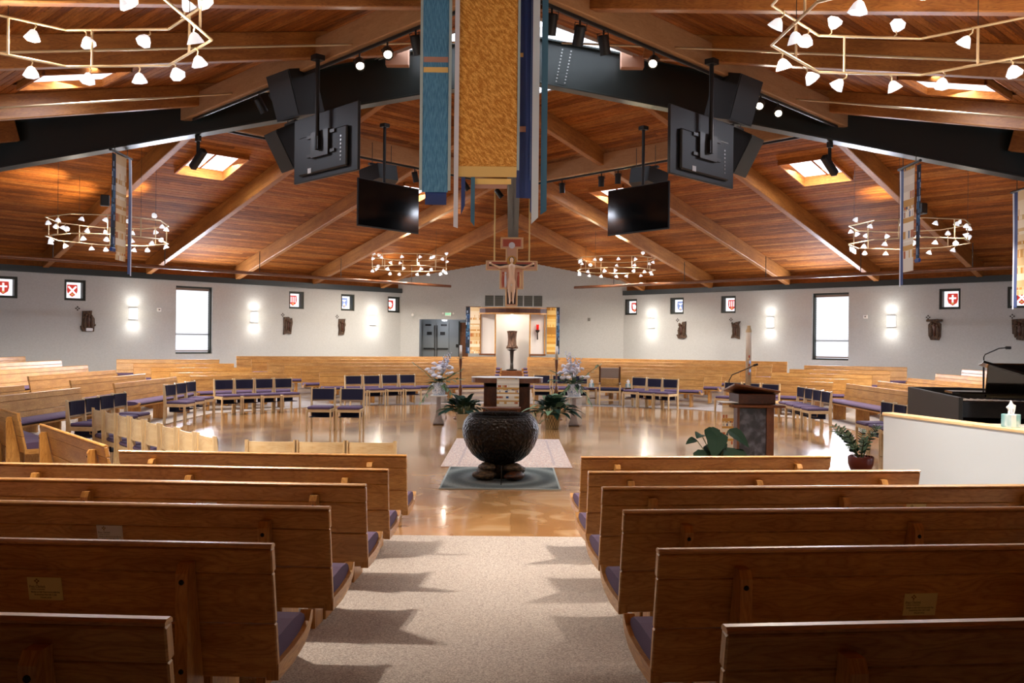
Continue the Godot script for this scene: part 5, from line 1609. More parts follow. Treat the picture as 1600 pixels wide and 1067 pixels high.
func plant(label, at, pr, ph, n, ll, pot, sd):
	var o = thing("potted_plant", label, "potted plant", at)
	var g := Geo.new(); g.lathe([Vector2(0, 0), Vector2(pr * 0.78, 0), Vector2(pr * 0.8, 0.01), Vector2(pr, ph * 0.93), Vector2(pr * 1.05, ph * 0.94), Vector2(pr * 1.05, ph), Vector2(pr * 0.92, ph), Vector2(pr * 0.9, ph * 0.86), Vector2(0, ph * 0.86)], 20)
	put("pot", g, pot, o)
	g = Geo.new(); g.lathe([Vector2(0, ph * 0.88), Vector2(pr * 0.91, ph * 0.88)], 14); put("soil", g, M.soil, o)
	var r := RandomNumberGenerator.new(); r.seed = sd
	for k in n:
		var a = r.randf() * TAU; var el = r.randf_range(0.35, 1.45)
		var d = Vector3(cos(a) * cos(el), sin(el), sin(a) * cos(el))
		var root = Vector3(cos(a) * pr * 0.3, ph * 0.88, sin(a) * pr * 0.3)
		var l = ll * r.randf_range(0.75, 1.1)
		var k0 = root + d * l * 0.42
		var lf = Node3D.new(); lf.name = "frond"; o.add_child(lf, true)
		g = Geo.new(); g.tube([root, root.lerp(k0, 0.5) + Vector3(0, 0.02, 0), k0], 0.005, 4); put("stem", g, M.stem, lf)
		g = Geo.new(); g.leaf(k0, (d + Vector3(0, -0.25, 0)).normalized(), Vector3.UP, l * 0.62, l * (0.27 if pr > 0.1 else 0.08), 0.45, 0.85); put("leaf", g, M.leaf if r.randf() < 0.85 else M.leaf_grey, lf)

func build_lectern():
	var o = thing("lectern", "dark wood lectern with slate front panel and slanted reading top", "lectern", Vector3(3.2, 0, -12.0), 0.08)
	put("panel", bx(Vector3(-0.03, 0.49, 0.17), Vector3(0.36, 0.96, 0.03)), M.slate, o)
	put("side_board", bx(Vector3(-0.225, 0.49, 0.0), Vector3(0.035, 0.98, 0.38), 1, 0.006), M.mid_wood, o)
	put("side_board", bx(Vector3(0.2, 0.49, 0.03), Vector3(0.1, 0.98, 0.36), 1, 0.006), M.mid_wood, o)
	put("rear_board", bx(Vector3(0, 0.49, -0.18), Vector3(0.4, 0.96, 0.03), 1), M.dark_wood, o)
	put("plinth", bx(Vector3(0, 0.03, 0), Vector3(0.56, 0.06, 0.5), 0, 0.01), M.dark_wood, o)
	put("shelf_top", bx(Vector3(0.02, 1.0, 0.0), Vector3(0.72, 0.035, 0.56), 0, 0.008), M.mid_wood, o)
	put("desk_box", bx(Vector3(0.03, 1.09, -0.02), Vector3(0.5, 0.14, 0.4), 0, 0.006), M.dark_wood, o)
	var g := Geo.new(); g.box(Vector3.ZERO, Vector3(0.62, 0.03, 0.48), 0, 0.006)
	put("reading_top", g, M.mid_wood, o, Transform3D(Basis(Vector3.RIGHT, -0.22) * Basis(Vector3.BACK, -0.16), Vector3(0.02, 1.19, -0.02)))
	g = Geo.new(); g.tube([Vector3(-0.26, 1.2, -0.1), Vector3(-0.255, 1.32, -0.12), Vector3(-0.22, 1.4, -0.1), Vector3(-0.02, 1.5, 0.0), Vector3(0.03, 1.53, 0.02)], 0.007, 6)
	put("microphone_neck", g, M.black, o)
	g = Geo.new(); g.tube([Vector3(0.03, 1.53, 0.02), Vector3(0.085, 1.55, 0.04)], 0.016, 8); put("microphone", g, M.black, o)
	var c = thing("lectern_cloth", "cream cloth with blue bands hanging over the left edge of the lectern", "cloth", Vector3(2.86, 1.03, -11.83), 0.08)
	put("woven_cloth", cloth(0.15, 0.62, 0.006, 0.4), M.white_patch, c)
	put("top_fold", bx(Vector3(0.05, 0.012, -0.12), Vector3(0.22, 0.008, 0.28)), M.white, c)
	# broad-leaved plant left of it
	var p = thing("potted_plant", "broad-leaved dark green plant in a woven pot left of the lectern", "potted plant", Vector3(2.55, 0, -11.2))
	g = Geo.new(); g.lathe([Vector2(0, 0), Vector2(0.1, 0), Vector2(0.14, 0.3), Vector2(0.135, 0.36), Vector2(0.12, 0.35), Vector2(0, 0.33)], 18); put("pot", g, M.wicker, p)
	var L = [[Vector3(-0.06, 0.78, 0.05), 0.2, 0.17, 0.9], [Vector3(0.02, 0.72, 0.08), 0.27, 0.22, 0.7], [Vector3(0.16, 0.74, 0.02), 0.24, 0.16, 0.6], [Vector3(-0.17, 0.68, 0.0), 0.16, 0.12, 0.2], [Vector3(-0.24, 0.62, 0.02), 0.13, 0.09, 0.3], [Vector3(-0.2, 0.5, 0.08), 0.26, 0.17, 0.8], [Vector3(0.2, 0.5, 0.06), 0.26, 0.2, 0.9], [Vector3(0.26, 0.48, 0.02), 0.24, 0.18, 1.0], [Vector3(0.1, 0.52, 0.1), 0.26, 0.18, 0.9], [Vector3(-0.05, 0.55, -0.08), 0.24, 0.17, 0.5], [Vector3(0.08, 0.6, -0.1), 0.24, 0.17, 0.5]]
	for k in L.size():
		var q = L[k]
		var lf = Node3D.new(); lf.name = "frond"; p.add_child(lf, true)
		g = Geo.new(); g.tube([Vector3(q[0].x * 0.1, 0.33, q[0].z * 0.2), Vector3(q[0].x * 0.5, q[0].y * 0.75, q[0].z * 0.4), q[0]], 0.006, 5); put("stem", g, M.stem, lf)
		var d = Vector3(q[0].x * 1.6 + [0.1, -0.2, 0.3][k % 3], -q[3] * 0.8 + 0.2, q[0].z + 0.35).normalized()
		g = Geo.new(); g.leaf(q[0], d, Vector3(0, 0.8, 0.6).normalized(), q[1] * 1.3, q[2] * 1.2, 0.35, 0.8); put("leaf", g, M.leaf, lf)

func build_right_side():
	# low white wall with a timber cap
	var a = Vector2(4.13, 9.94); var b = Vector2(5.35, 5.05)
	var dir = (b - a).normalized(); var l = a.distance_to(b)
	var face = Vector2(dir.y, -dir.x)
	if face.x > 0: face = -face
	var zc = W(face, 0); var xc = Vector3.UP.cross(zc)
	var o = thing("partition", "low white partition wall with a light timber cap at right", "partition")
	o.transform = Transform3D(Basis(xc, Vector3.UP, zc), W((a + b) * 0.5, 0))
	put("wall_body", bx(Vector3(0, 0.51, -0.06), Vector3(l, 1.06, 0.12)), M.white_wall, o)
	put("timber_cap", bx(Vector3(0, 1.058, -0.06), Vector3(l + 0.03, 0.036, 0.15), 0, 0.008, ro()), M.maple, o)
	tissue_box(W(Vector2(4.55, 8.25) - face * 0.06, 1.076), 0.35, "teal and white tissue box standing on the white partition wall")
	# glossy leafed plant in a red-brown pot
	var p = thing("potted_plant", "feathery green plant in a red-brown pot beside the white partition", "potted plant", Vector3(4.98, 0, -12.75))
	var g := Geo.new(); g.lathe([Vector2(0, 0), Vector2(0.12, 0), Vector2(0.17, 0.12), Vector2(0.18, 0.22), Vector2(0.165, 0.24), Vector2(0.15, 0.21), Vector2(0, 0.2)], 20); put("pot", g, M.red_pot, p)
	var r := RandomNumberGenerator.new(); r.seed = 77
	for k in 11:
		var an = r.randf() * TAU
		var d = Vector3(cos(an) * 0.45 - 0.12, 1, sin(an) * 0.4).normalized()
		var len = r.randf_range(0.3, 0.56)
		var fr = Node3D.new(); fr.name = "frond"; p.add_child(fr, true)
		var p0 = Vector3(d.x * 0.06, 0.2, d.z * 0.06); var p1 = p0 + d * len + Vector3(d.x, -0.1, d.z) * 0.2
		g = Geo.new(); g.tube([p0, p0.lerp(p1, 0.5) + Vector3(0, 0.05, 0), p1], 0.008, 5, 0.003); put("stem", g, M.stem, fr)
		for q in 9:
			for sg in [-1, 1]:
				var f = 0.2 + q * 0.088
				var sd = d.cross(Vector3(0.3, 0, 1)).normalized() * sg
				g = Geo.new(); g.leaf(p0.lerp(p1, f) + Vector3(0, 0.05 * sin(PI * f), 0), (sd + d * 0.6 + Vector3(0, 0, r.randf_range(-0.3, 0.3))).normalized(), Vector3(0.2, 0.8, 0.6).normalized(), 0.085, 0.03, 0.1); put("leaflet", g, M.leaf_grey if q % 3 else M.leaf, fr)
	# grand piano, lid raised
	var pn = thing("grand_piano", "glossy black grand piano with raised lid behind the white partition", "piano", W(Vector2(5.28, 11.6), 0), 0.0)
	var ax = (Vector2(4.98, 9.7) - Vector2(5.6, 12.6)).normalized()      # tail to keyboard
	var zx = W(ax, 0); var left = Vector3.UP.cross(zx)
	pn.transform = Transform3D(Basis(left, Vector3.UP, zx), W(Vector2(5.6, 12.6), 0))
	# plan in local coordinates: x away from the near side, z toward the keyboard
	var rim = PackedVector2Array([Vector2(0.0, 0.0), Vector2(0.0, -2.55), Vector2(1.5, -2.55), Vector2(1.5, -1.2), Vector2(1.38, -0.6), Vector2(1.1, -0.15), Vector2(0.7, 0.06), Vector2(0.3, 0.06)])
	g = Geo.new(); g.x = Transform3D(Basis(Vector3.RIGHT, -PI / 2), Vector3.ZERO)
	var q2 = PackedVector2Array()
	for v in rim: q2.append(v)
	g.prism(q2, 0.78, 0.84)
	put("soundboard", g, M.mid_wood, pn)
	for k in rim.size():
		if k == 1: continue
		var u = rim[k]; var w = rim[(k + 1) % rim.size()]
		var m0 = Vector3(u.x, 0, -u.y); var m1 = Vector3(w.x, 0, -w.y)
		var dd = (m1 - m0); var ll = dd.length()
		g = Geo.new(); g.box(Vector3(0, 1.01, 0), Vector3(ll + 0.03, 0.46, 0.045), 0, 0.006)
		var nx = dd / ll
		put("rim_side", g, M.black, pn, Transform3D(Basis(nx, Vector3.UP, nx.cross(Vector3.UP)), (m0 + m1) * 0.5))
	g = Geo.new(); g.box(Vector3(0.75, 1.08, 1.25), Vector3(1.3, 0.03, 2.2)); put("iron_frame", g, M.brass, pn)
	for k in 16:
		g = Geo.new(); g.tube([Vector3(0.15 + 0.075 * k, 1.115, 0.3 + 0.05 * absf(k - 5.0)), Vector3(0.15 + 0.08 * k, 1.115, 2.2)], 0.004, 4); put("string", g, M.metal, pn)
	put("fallboard", bx(Vector3(0.75, 1.1, 2.42), Vector3(1.42, 0.2, 0.05), 0, 0.01), M.gloss_black, pn)
	put("keyboard", bx(Vector3(0.75, 0.94, 2.62), Vector3(1.24, 0.03, 0.15)), M.wax, pn)
	put("key_bed", bx(Vector3(0.75, 0.86, 2.6), Vector3(1.5, 0.1, 0.34), 0, 0.01), M.gloss_black, pn)
	put("music_desk", bx(Vector3.ZERO, Vector3(0.72, 0.42, 0.03), 0, 0.01), M.gloss_black, pn, Transform3D(Basis(Vector3.RIGHT, 0.25), Vector3(0.75, 1.42, 2.1)))
	var lid = Node3D.new(); lid.name = "lid"; pn.add_child(lid, true)
	lid.transform = Transform3D(Basis(Vector3.BACK, -0.3), Vector3(1.5, 1.25, 0))
	g = Geo.new(); g.x = Transform3D(Basis(Vector3.RIGHT, -PI / 2), Vector3(-1.5, 0, 0))
	g.prism(PackedVector2Array([Vector2(0.35, -1.75), Vector2(0.2, -2.45), Vector2(1.5, -2.45), Vector2(1.5, -1.3), Vector2(1.3, -1.4), Vector2(0.8, -1.6)]), 0.0, 0.025)
	put("lid_board", g, M.gloss_black, lid)
	g = Geo.new(); g.tube([Vector3(0.5, 1.2, 1.9), Vector3(0.6, 1.5, 1.95)], 0.014, 6); put("lid_prop", g, M.gloss_black, pn)
	put("front_lid", bx(Vector3(0.75, 1.27, 1.95), Vector3(1.46, 0.03, 0.36), 0, 0.006), M.gloss_black, pn)
	for q in [Vector3(0.25, 0, 2.3), Vector3(1.25, 0, 2.3), Vector3(0.7, 0, 0.35)]:
		g = Geo.new(); g.lathe([Vector2(0, 0), Vector2(0.05, 0), Vector2(0.05, 0.08), Vector2(0.06, 0.1), Vector2(0.075, 0.5), Vector2(0.09, 0.78), Vector2(0, 0.78)], 10); put("leg", g, M.gloss_black, pn, Transform3D(Basis(), q))
	# boom microphone
	var mc = thing("microphone_stand", "black boom microphone stand behind the piano", "microphone stand", W(Vector2(6.9, 13.1), 0))
	g = Geo.new(); g.lathe([Vector2(0, 0), Vector2(0.14, 0), Vector2(0.13, 0.03), Vector2(0.02, 0.04), Vector2(0, 0.04)], 14); put("base", g, M.black, mc)
	g = Geo.new(); g.tube([Vector3(0, 0.03, 0), Vector3(0, 1.52, 0)], 0.014, 8); put("pole", g, M.black, mc)
	g = Geo.new(); g.tube([Vector3(0, 1.5, 0), Vector3(0, 1.66, 0), Vector3(0.02, 1.7, 0), Vector3(0.22, 1.79, 0), Vector3(0.32, 1.8, 0)], 0.009, 6); put("boom", g, M.black, mc)
	g = Geo.new(); g.tube([Vector3(0.32, 1.8, 0), Vector3(0.39, 1.8, 0)], 0.022, 8); put("microphone", g, M.black, mc)

func build_crucifix():
	var o = thing("crucifix", "painted wooden cross with a pale figure hanging on two ropes", "crucifix", Vector3(-0.03, 0, -25.3))
	var out = PackedVector2Array([Vector2(-0.155, 2.82), Vector2(0.155, 2.82), Vector2(0.155, 3.31), Vector2(0.32, 3.31), Vector2(0.32, 3.84), Vector2(0.71, 3.84), Vector2(0.71, 4.08), Vector2(0.15, 4.08), Vector2(0.15, 4.45), Vector2(0.3, 4.45), Vector2(0.3, 4.74), Vector2(-0.3, 4.74), Vector2(-0.3, 4.45), Vector2(-0.15, 4.45), Vector2(-0.15, 4.08), Vector2(-0.71, 4.08), Vector2(-0.71, 3.84), Vector2(-0.32, 3.84), Vector2(-0.32, 3.31), Vector2(-0.155, 3.31)])
	var g := Geo.new(); g.prism(out, -0.03, 0.02); put("cross_board", g, M.icon_field, o)
	for k in out.size():
		var u = out[k]; var w = out[(k + 1) % out.size()]
		var dd = w - u; var ll = dd.length()
		g = Geo.new(); g.box(Vector3.ZERO, Vector3(ll + 0.035, 0.035, 0.035), 0, 0.006)
		put("border", g, M.icon_gold, o, Transform3D(Basis(Vector3.BACK, dd.angle()), Vector3((u.x + w.x) / 2, (u.y + w.y) / 2, 0.02)))
	put("arm_field", bx(Vector3(0, 3.97, 0.022), Vector3(1.28, 0.06, 0.008)), M.icon_dark, o)
	put("arm_field", bx(Vector3(0, 4.03, 0.022), Vector3(1.28, 0.05, 0.008)), M.icon_red, o)
	put("foot_field", bx(Vector3(0, 3.08, 0.022), Vector3(0.24, 0.42, 0.008)), M.icon_dark, o)
	put("title_field", bx(Vector3(0, 4.6, 0.022), Vector3(0.5, 0.2, 0.008)), M.icon_red, o)
	g = Geo.new(); g.x = Transform3D(Basis(Vector3.RIGHT, PI / 2), Vector3(0, 4.53, 0.03)); g.lathe([Vector2(0, 0.012), Vector2(0.09, 0.012), Vector2(0.09, 0), Vector2(0, 0)], 18); put("medallion", g, M.loin, o)
	for q in [[-0.24, M.icon_red], [-0.17, M.loin], [0.19, M.icon_red], [0.25, M.icon_gold]]:
		g = Geo.new(); g.lump(Vector3(q[0], 3.53, 0.02), Vector3(0.035, 0.2, 0.02), 0.15, 3, 8, 8); g.lump(Vector3(q[0], 3.75, 0.025), Vector3(0.028, 0.035, 0.02), 0.1, 4, 8, 6); put("side_figure", g, q[1], o)
	# carved figure, one smooth body
	put("figure", figure_mesh(), M.skin, o, Transform3D(Basis(), Vector3(0, 0, 0.05)))
	g = Geo.new(); g.lump(Vector3(0, 3.5, 0.075), Vector3(0.105, 0.16, 0.06), 0.2, 7); put("loincloth", g, M.loin, o)
	g = Geo.new(); g.lump(Vector3(0, 4.115, 0.05), Vector3(0.075, 0.085, 0.05), 0.2, 9); put("hair", g, M.hair, o)
	g = Geo.new(); g.x = Transform3D(Basis(Vector3.RIGHT, PI / 2), Vector3(0, 4.1, 0.028)); g.lathe([Vector2(0, 0.01), Vector2(0.14, 0.01), Vector2(0.14, 0), Vector2(0, 0)], 20); put("halo", g, M.gold, o)
	for x in [-0.49, 0.49]:
		g = Geo.new(); g.tube([Vector3(x, 4.08, 0), Vector3(x, 6.26, 0)], 0.022, 6); put("rope", g, M.rope, o)

# distance field of a standing body with spread arms, meshed as surface nets
func figure_mesh():
	var J = [
		[Vector3(0, 3.98, 0.03), Vector3(0, 4.06, 0.035), 0.028, 0.03], [Vector3(0, 4.08, 0.045), Vector3(0, 4.13, 0.04), 0.05, 0.052],
		[Vector3(0, 3.9, 0.02), Vector3(0, 3.7, 0.02), 0.105, 0.085], [Vector3(0, 3.7, 0.02), Vector3(0, 3.52, 0.02), 0.08, 0.095], [Vector3(-0.1, 3.93, 0.02), Vector3(0.1, 3.93, 0.02), 0.05, 0.05]]
	for s in [-1.0, 1.0]:
		J.append([Vector3(s * 0.13, 3.93, 0.02), Vector3(s * 0.34, 3.9, 0.02), 0.045, 0.034])
		J.append([Vector3(s * 0.34, 3.9, 0.02), Vector3(s * 0.55, 3.99, 0.01), 0.034, 0.022])
		J.append([Vector3(s * 0.55, 3.99, 0.01), Vector3(s * 0.58, 4.01, 0.01), 0.025, 0.022])
		for f in 4: J.append([Vector3(s * 0.58, 4.01 + 0.01 * (f - 1.5), 0.01), Vector3(s * (0.635 - 0.006 * absf(f - 1.5)), 4.02 + 0.018 * (f - 1.5), 0.012), 0.009, 0.007])
		J.append([Vector3(s * 0.56, 4.01, 0.015), Vector3(s * 0.585, 4.055, 0.02), 0.009, 0.007])
		J.append([Vector3(s * 0.05, 3.5, 0.02), Vector3(s * 0.055, 3.24, 0.03), 0.068, 0.046])
		J.append([Vector3(s * 0.055, 3.24, 0.03), Vector3(s * 0.04, 2.98, 0.015), 0.046, 0.027])
		J.append([Vector3(s * 0.04, 2.97, 0.015), Vector3(s * 0.05, 2.9, 0.05), 0.028, 0.022])
	var cell := 0.014
	var lo = Vector3(-0.68, 2.84, -0.1); var n = Vector3i(98, 100, 20)
	var val := {}
	var at = func(i, j, k): return lo + Vector3(i, j, k) * cell
	for bn in J:
		var a: Vector3 = bn[0]; var b: Vector3 = bn[1]
		var mr = maxf(bn[2], bn[3]) + 0.05
		var p0 = (Vector3(minf(a.x, b.x), minf(a.y, b.y), minf(a.z, b.z)) - Vector3.ONE * mr - lo) / cell
		var p1 = (Vector3(maxf(a.x, b.x), maxf(a.y, b.y), maxf(a.z, b.z)) + Vector3.ONE * mr - lo) / cell
		for i in range(maxi(0, int(p0.x)), mini(n.x, int(p1.x) + 1)):
			for j in range(maxi(0, int(p0.y)), mini(n.y, int(p1.y) + 1)):
				for k in range(maxi(0, int(p0.z)), mini(n.z, int(p1.z) + 1)):
					var p: Vector3 = at.call(i, j, k)
					var t = clampf((p - a).dot(b - a) / maxf((b - a).length_squared(), 1e-8), 0, 1)
					var d = p.distance_to(a.lerp(b, t)) - lerpf(bn[2], bn[3], t)
					var key = Vector3i(i, j, k)
					if val.has(key):
						var e = val[key]
						var h = clampf(0.5 + 0.5 * (e - d) / 0.022, 0, 1)
						val[key] = lerpf(e, d, h) - 0.022 * h * (1.0 - h)
					else: val[key] = d
	var gv = func(q): return val.get(q, 0.1)
	var vert := {}
	var get_v = func(c: Vector3i):
		if vert.has(c): return vert[c]
		var s = Vector3.ZERO; var m = 0
		for e in [[0, 0, 0, 1, 0, 0], [0, 1, 0, 1, 1, 0], [0, 0, 1, 1, 0, 1], [0, 1, 1, 1, 1, 1], [0, 0, 0, 0, 1, 0], [1, 0, 0, 1, 1, 0], [0, 0, 1, 0, 1, 1], [1, 0, 1, 1, 1, 1], [0, 0, 0, 0, 0, 1], [1, 0, 0, 1, 0, 1], [0, 1, 0, 0, 1, 1], [1, 1, 0, 1, 1, 1]]:
			var qa = c + Vector3i(e[0], e[1], e[2]); var qb = c + Vector3i(e[3], e[4], e[5])
			var va = gv.call(qa); var vb = gv.call(qb)
			if (va < 0) != (vb < 0):
				s += at.call(qa.x, qa.y, qa.z).lerp(at.call(qb.x, qb.y, qb.z), va / (va - vb)); m += 1
		var p = s / maxi(m, 1)
		var gr = Vector3(gv.call(c + Vector3i(1, 0, 0)) - gv.call(c - Vector3i(1, 0, 0)), gv.call(c + Vector3i(0, 1, 0)) - gv.call(c - Vector3i(0, 1, 0)), gv.call(c + Vector3i(0, 0, 1)) - gv.call(c - Vector3i(0, 0, 1)))
		vert[c] = [p, gr.normalized() if gr.length() > 1e-6 else Vector3.BACK]
		return vert[c]
	var g := Geo.new()
	var ax = [Vector3i(1, 0, 0), Vector3i(0, 1, 0), Vector3i(0, 0, 1)]
	for q in val.keys():
		for d in 3:
			var q1 = q + ax[d]
			if (gv.call(q) < 0) == (gv.call(q1) < 0): continue
			var u = ax[(d + 1) % 3]; var w = ax[(d + 2) % 3]
			var A = get_v.call(q - u - w); var B = get_v.call(q - w); var CC = get_v.call(q); var D = get_v.call(q - u)
			var z = Vector2.ZERO
			g.tri(A[0], B[0], CC[0], A[1], B[1], CC[1], z, z, z); g.tri(A[0], CC[0], D[0], A[1], CC[1], D[1], z, z, z)
	return g

func build_shrine():
	var z := -33.4
	var fl = floor_h(Vector2(0, 33.4)) + 0.012
	var o = thing("shrine", "timber framed shrine with white panels and curved dark header", "shrine", Vector3(0.02, 0, z))
	put("back_panel", bx(Vector3(0, 1.65, -0.62), Vector3(1.32, 2.4, 0.05)), M.white, o)
	for sx in [-1, 1]:
		put("white_panel", bx(Vector3(sx * 0.93, 2.1, -0.12), Vector3(0.52, 1.5, 0.05)), M.white, o)
		put("post", bx(Vector3(sx * 0.645, 1.65, 0), Vector3(0.055, 2.4, 0.12), 1, 0.006, ro()), M.oak0, o)
		put("outer_post", bx(Vector3(sx * 1.2, 2.1, -0.05), Vector3(0.05, 1.5, 0.1), 1, 0.006, ro()), M.oak0, o)
		put("sill", bx(Vector3(sx * 0.93, 1.33, 0.0), Vector3(0.62, 0.06, 0.24), 0, 0.008, ro()), M.mid_wood, o)
		put("cheek", bx(Vector3(sx * 0.66, 1.65, -0.32), Vector3(0.03, 2.4, 0.56)), M.white, o)
	put("plinth", bx(Vector3(0, (fl + 0.74) * 0.5, 0.05), Vector3(1.3, 0.74 - fl, 0.9), 0, 0.01, ro()), M.mid_wood, o)
	# curved header: two timber bands and a dark fascia
	for q in [["header_cap", 3.04, 3.08, 0.1, M.oak1], ["header_fascia", 2.88, 3.04, 0.06, M.dark_wood], ["header_rail", 2.83, 2.88, 0.08, M.oak0]]:
		var g := Geo.new()
		var K := 10
		for k in K:
			var x0 = -1.26 + 2.52 * k / K; var x1 = -1.26 + 2.52 * (k + 1) / K
			var z0 = 0.42 * (1.0 - pow(x0 / 1.26, 2)); var z1 = 0.42 * (1.0 - pow(x1 / 1.26, 2))
			var an = atan2(z1 - z0, x1 - x0)
			g.x = Transform3D(Basis(Vector3.UP, -an), Vector3((x0 + x1) / 2, (q[1] + q[2]) / 2, (z0 + z1) / 2))
			g.box(Vector3.ZERO, Vector3(Vector2(x1 - x0, z1 - z0).length() + 0.01, q[2] - q[1], q[3]), 0, 0.0, Vector2(x0, 0))
		put(q[0], g, q[4], o)
	put("canopy", bx(Vector3(0, 3.06, -0.3), Vector3(2.5, 0.03, 0.65)), M.mid_wood, o)
	# tabernacle on its pedestal
	var t = thing("tabernacle", "rough bronze vessel like a tree stump on a slim dark pedestal", "tabernacle", Vector3(0.0, 0.74, z + 0.1))
	var g := Geo.new(); g.lathe([Vector2(0, 0), Vector2(0.2, 0), Vector2(0.2, 0.04), Vector2(0.07, 0.06), Vector2(0.055, 0.3), Vector2(0.075, 0.72), Vector2(0.2, 0.78), Vector2(0, 0.8)], 18); put("pedestal", g, M.dark_metal, t)
	g = Geo.new(); g.lathe([Vector2(0, 0.8), Vector2(0.23, 0.82), Vector2(0.22, 0.88), Vector2(0.17, 0.95), Vector2(0.155, 1.15), Vector2(0.175, 1.38), Vector2(0.2, 1.46), Vector2(0.1, 1.48), Vector2(0, 1.48)], 11); put("vessel", g, M.bronze, t)
	# sanctuary lamp
	var s = thing("sanctuary_lamp", "red glass lamp on a dark wall bracket right of the tabernacle", "lamp", Vector3(0.95, 0, z + 0.0))
	g = Geo.new(); g.lathe([Vector2(0, 2.26), Vector2(0.045, 2.26), Vector2(0.05, 2.46), Vector2(0.0, 2.46)], 14); put("lamp_glass", g, M.red_glass, s)
	g = Geo.new(); g.lathe([Vector2(0, 1.9), Vector2(0.025, 1.9), Vector2(0.02, 2.15), Vector2(0.07, 2.2), Vector2(0.075, 2.26), Vector2(0, 2.26)], 12); put("holder", g, M.dark_metal, s)
	put("bracket_arm", bx(Vector3(0, 2.1, -0.05), Vector3(0.03, 0.03, 0.12)), M.dark_metal, s)
	# tapestries flanking it
	var tp = [[-1.38, 0.36, M.tan_patch, "tan patchwork tapestry", "left"], [-1.65, 0.15, M.blue_patch, "narrow navy patchwork tapestry", "left"], [1.46, 0.34, M.gold_patch, "gold patchwork tapestry", "right"], [1.71, 0.11, M.blue_patch, "very narrow navy patchwork tapestry", "right"]]
	for q in tp:
		var b = thing("tapestry", "%s hanging %s of the shrine" % [q[3], q[4]], "tapestry", Vector3(q[0], 3.1, z + 0.05))
		put("woven_cloth", cloth(q[1], 1.74, 0.005, q[0]), q[2], b)
		g = Geo.new(); g.tube([Vector3(-q[1] * 0.55, 0, 0), Vector3(q[1] * 0.55, 0, 0)], 0.012, 6); put("rod", g, M.dark_wood, b)
	# added lamp to brighten the vestibule doors; no fixture is known there
	omni(Vector3(-2.7, 2.5, -35.75), 0.35, C("f4f4ff"), 0.1)
	var vl = thing("added_vestibule_lamp", "small round lamp added to brighten the doorway vestibule", "ceiling lamp", Vector3(-2.7, 2.6, -35.75))
	var vg := Geo.new(); vg.lathe([Vector2(0, 0), Vector2(0.1, 0.01), Vector2(0.12, 0.06), Vector2(0.12, 0.1), Vector2(0, 0.1)], 14); put("lamp_glass", vg, M.lamp_glass, vl)
	# spots inside the canopy wash the white panels
	omni(Vector3(0, 2.7, z + 0.05), 0.5, C("fff0dc"), 0.08)
	var dl = thing("downlight", "small recessed lamp under the shrine header", "downlight", Vector3(0, 2.78, z + 0.05))
	g = Geo.new(); g.lathe([Vector2(0, 0), Vector2(0.06, 0), Vector2(0.06, 0.03), Vector2(0, 0.03)], 12); put("lamp_face", g, M.spot_face, dl)

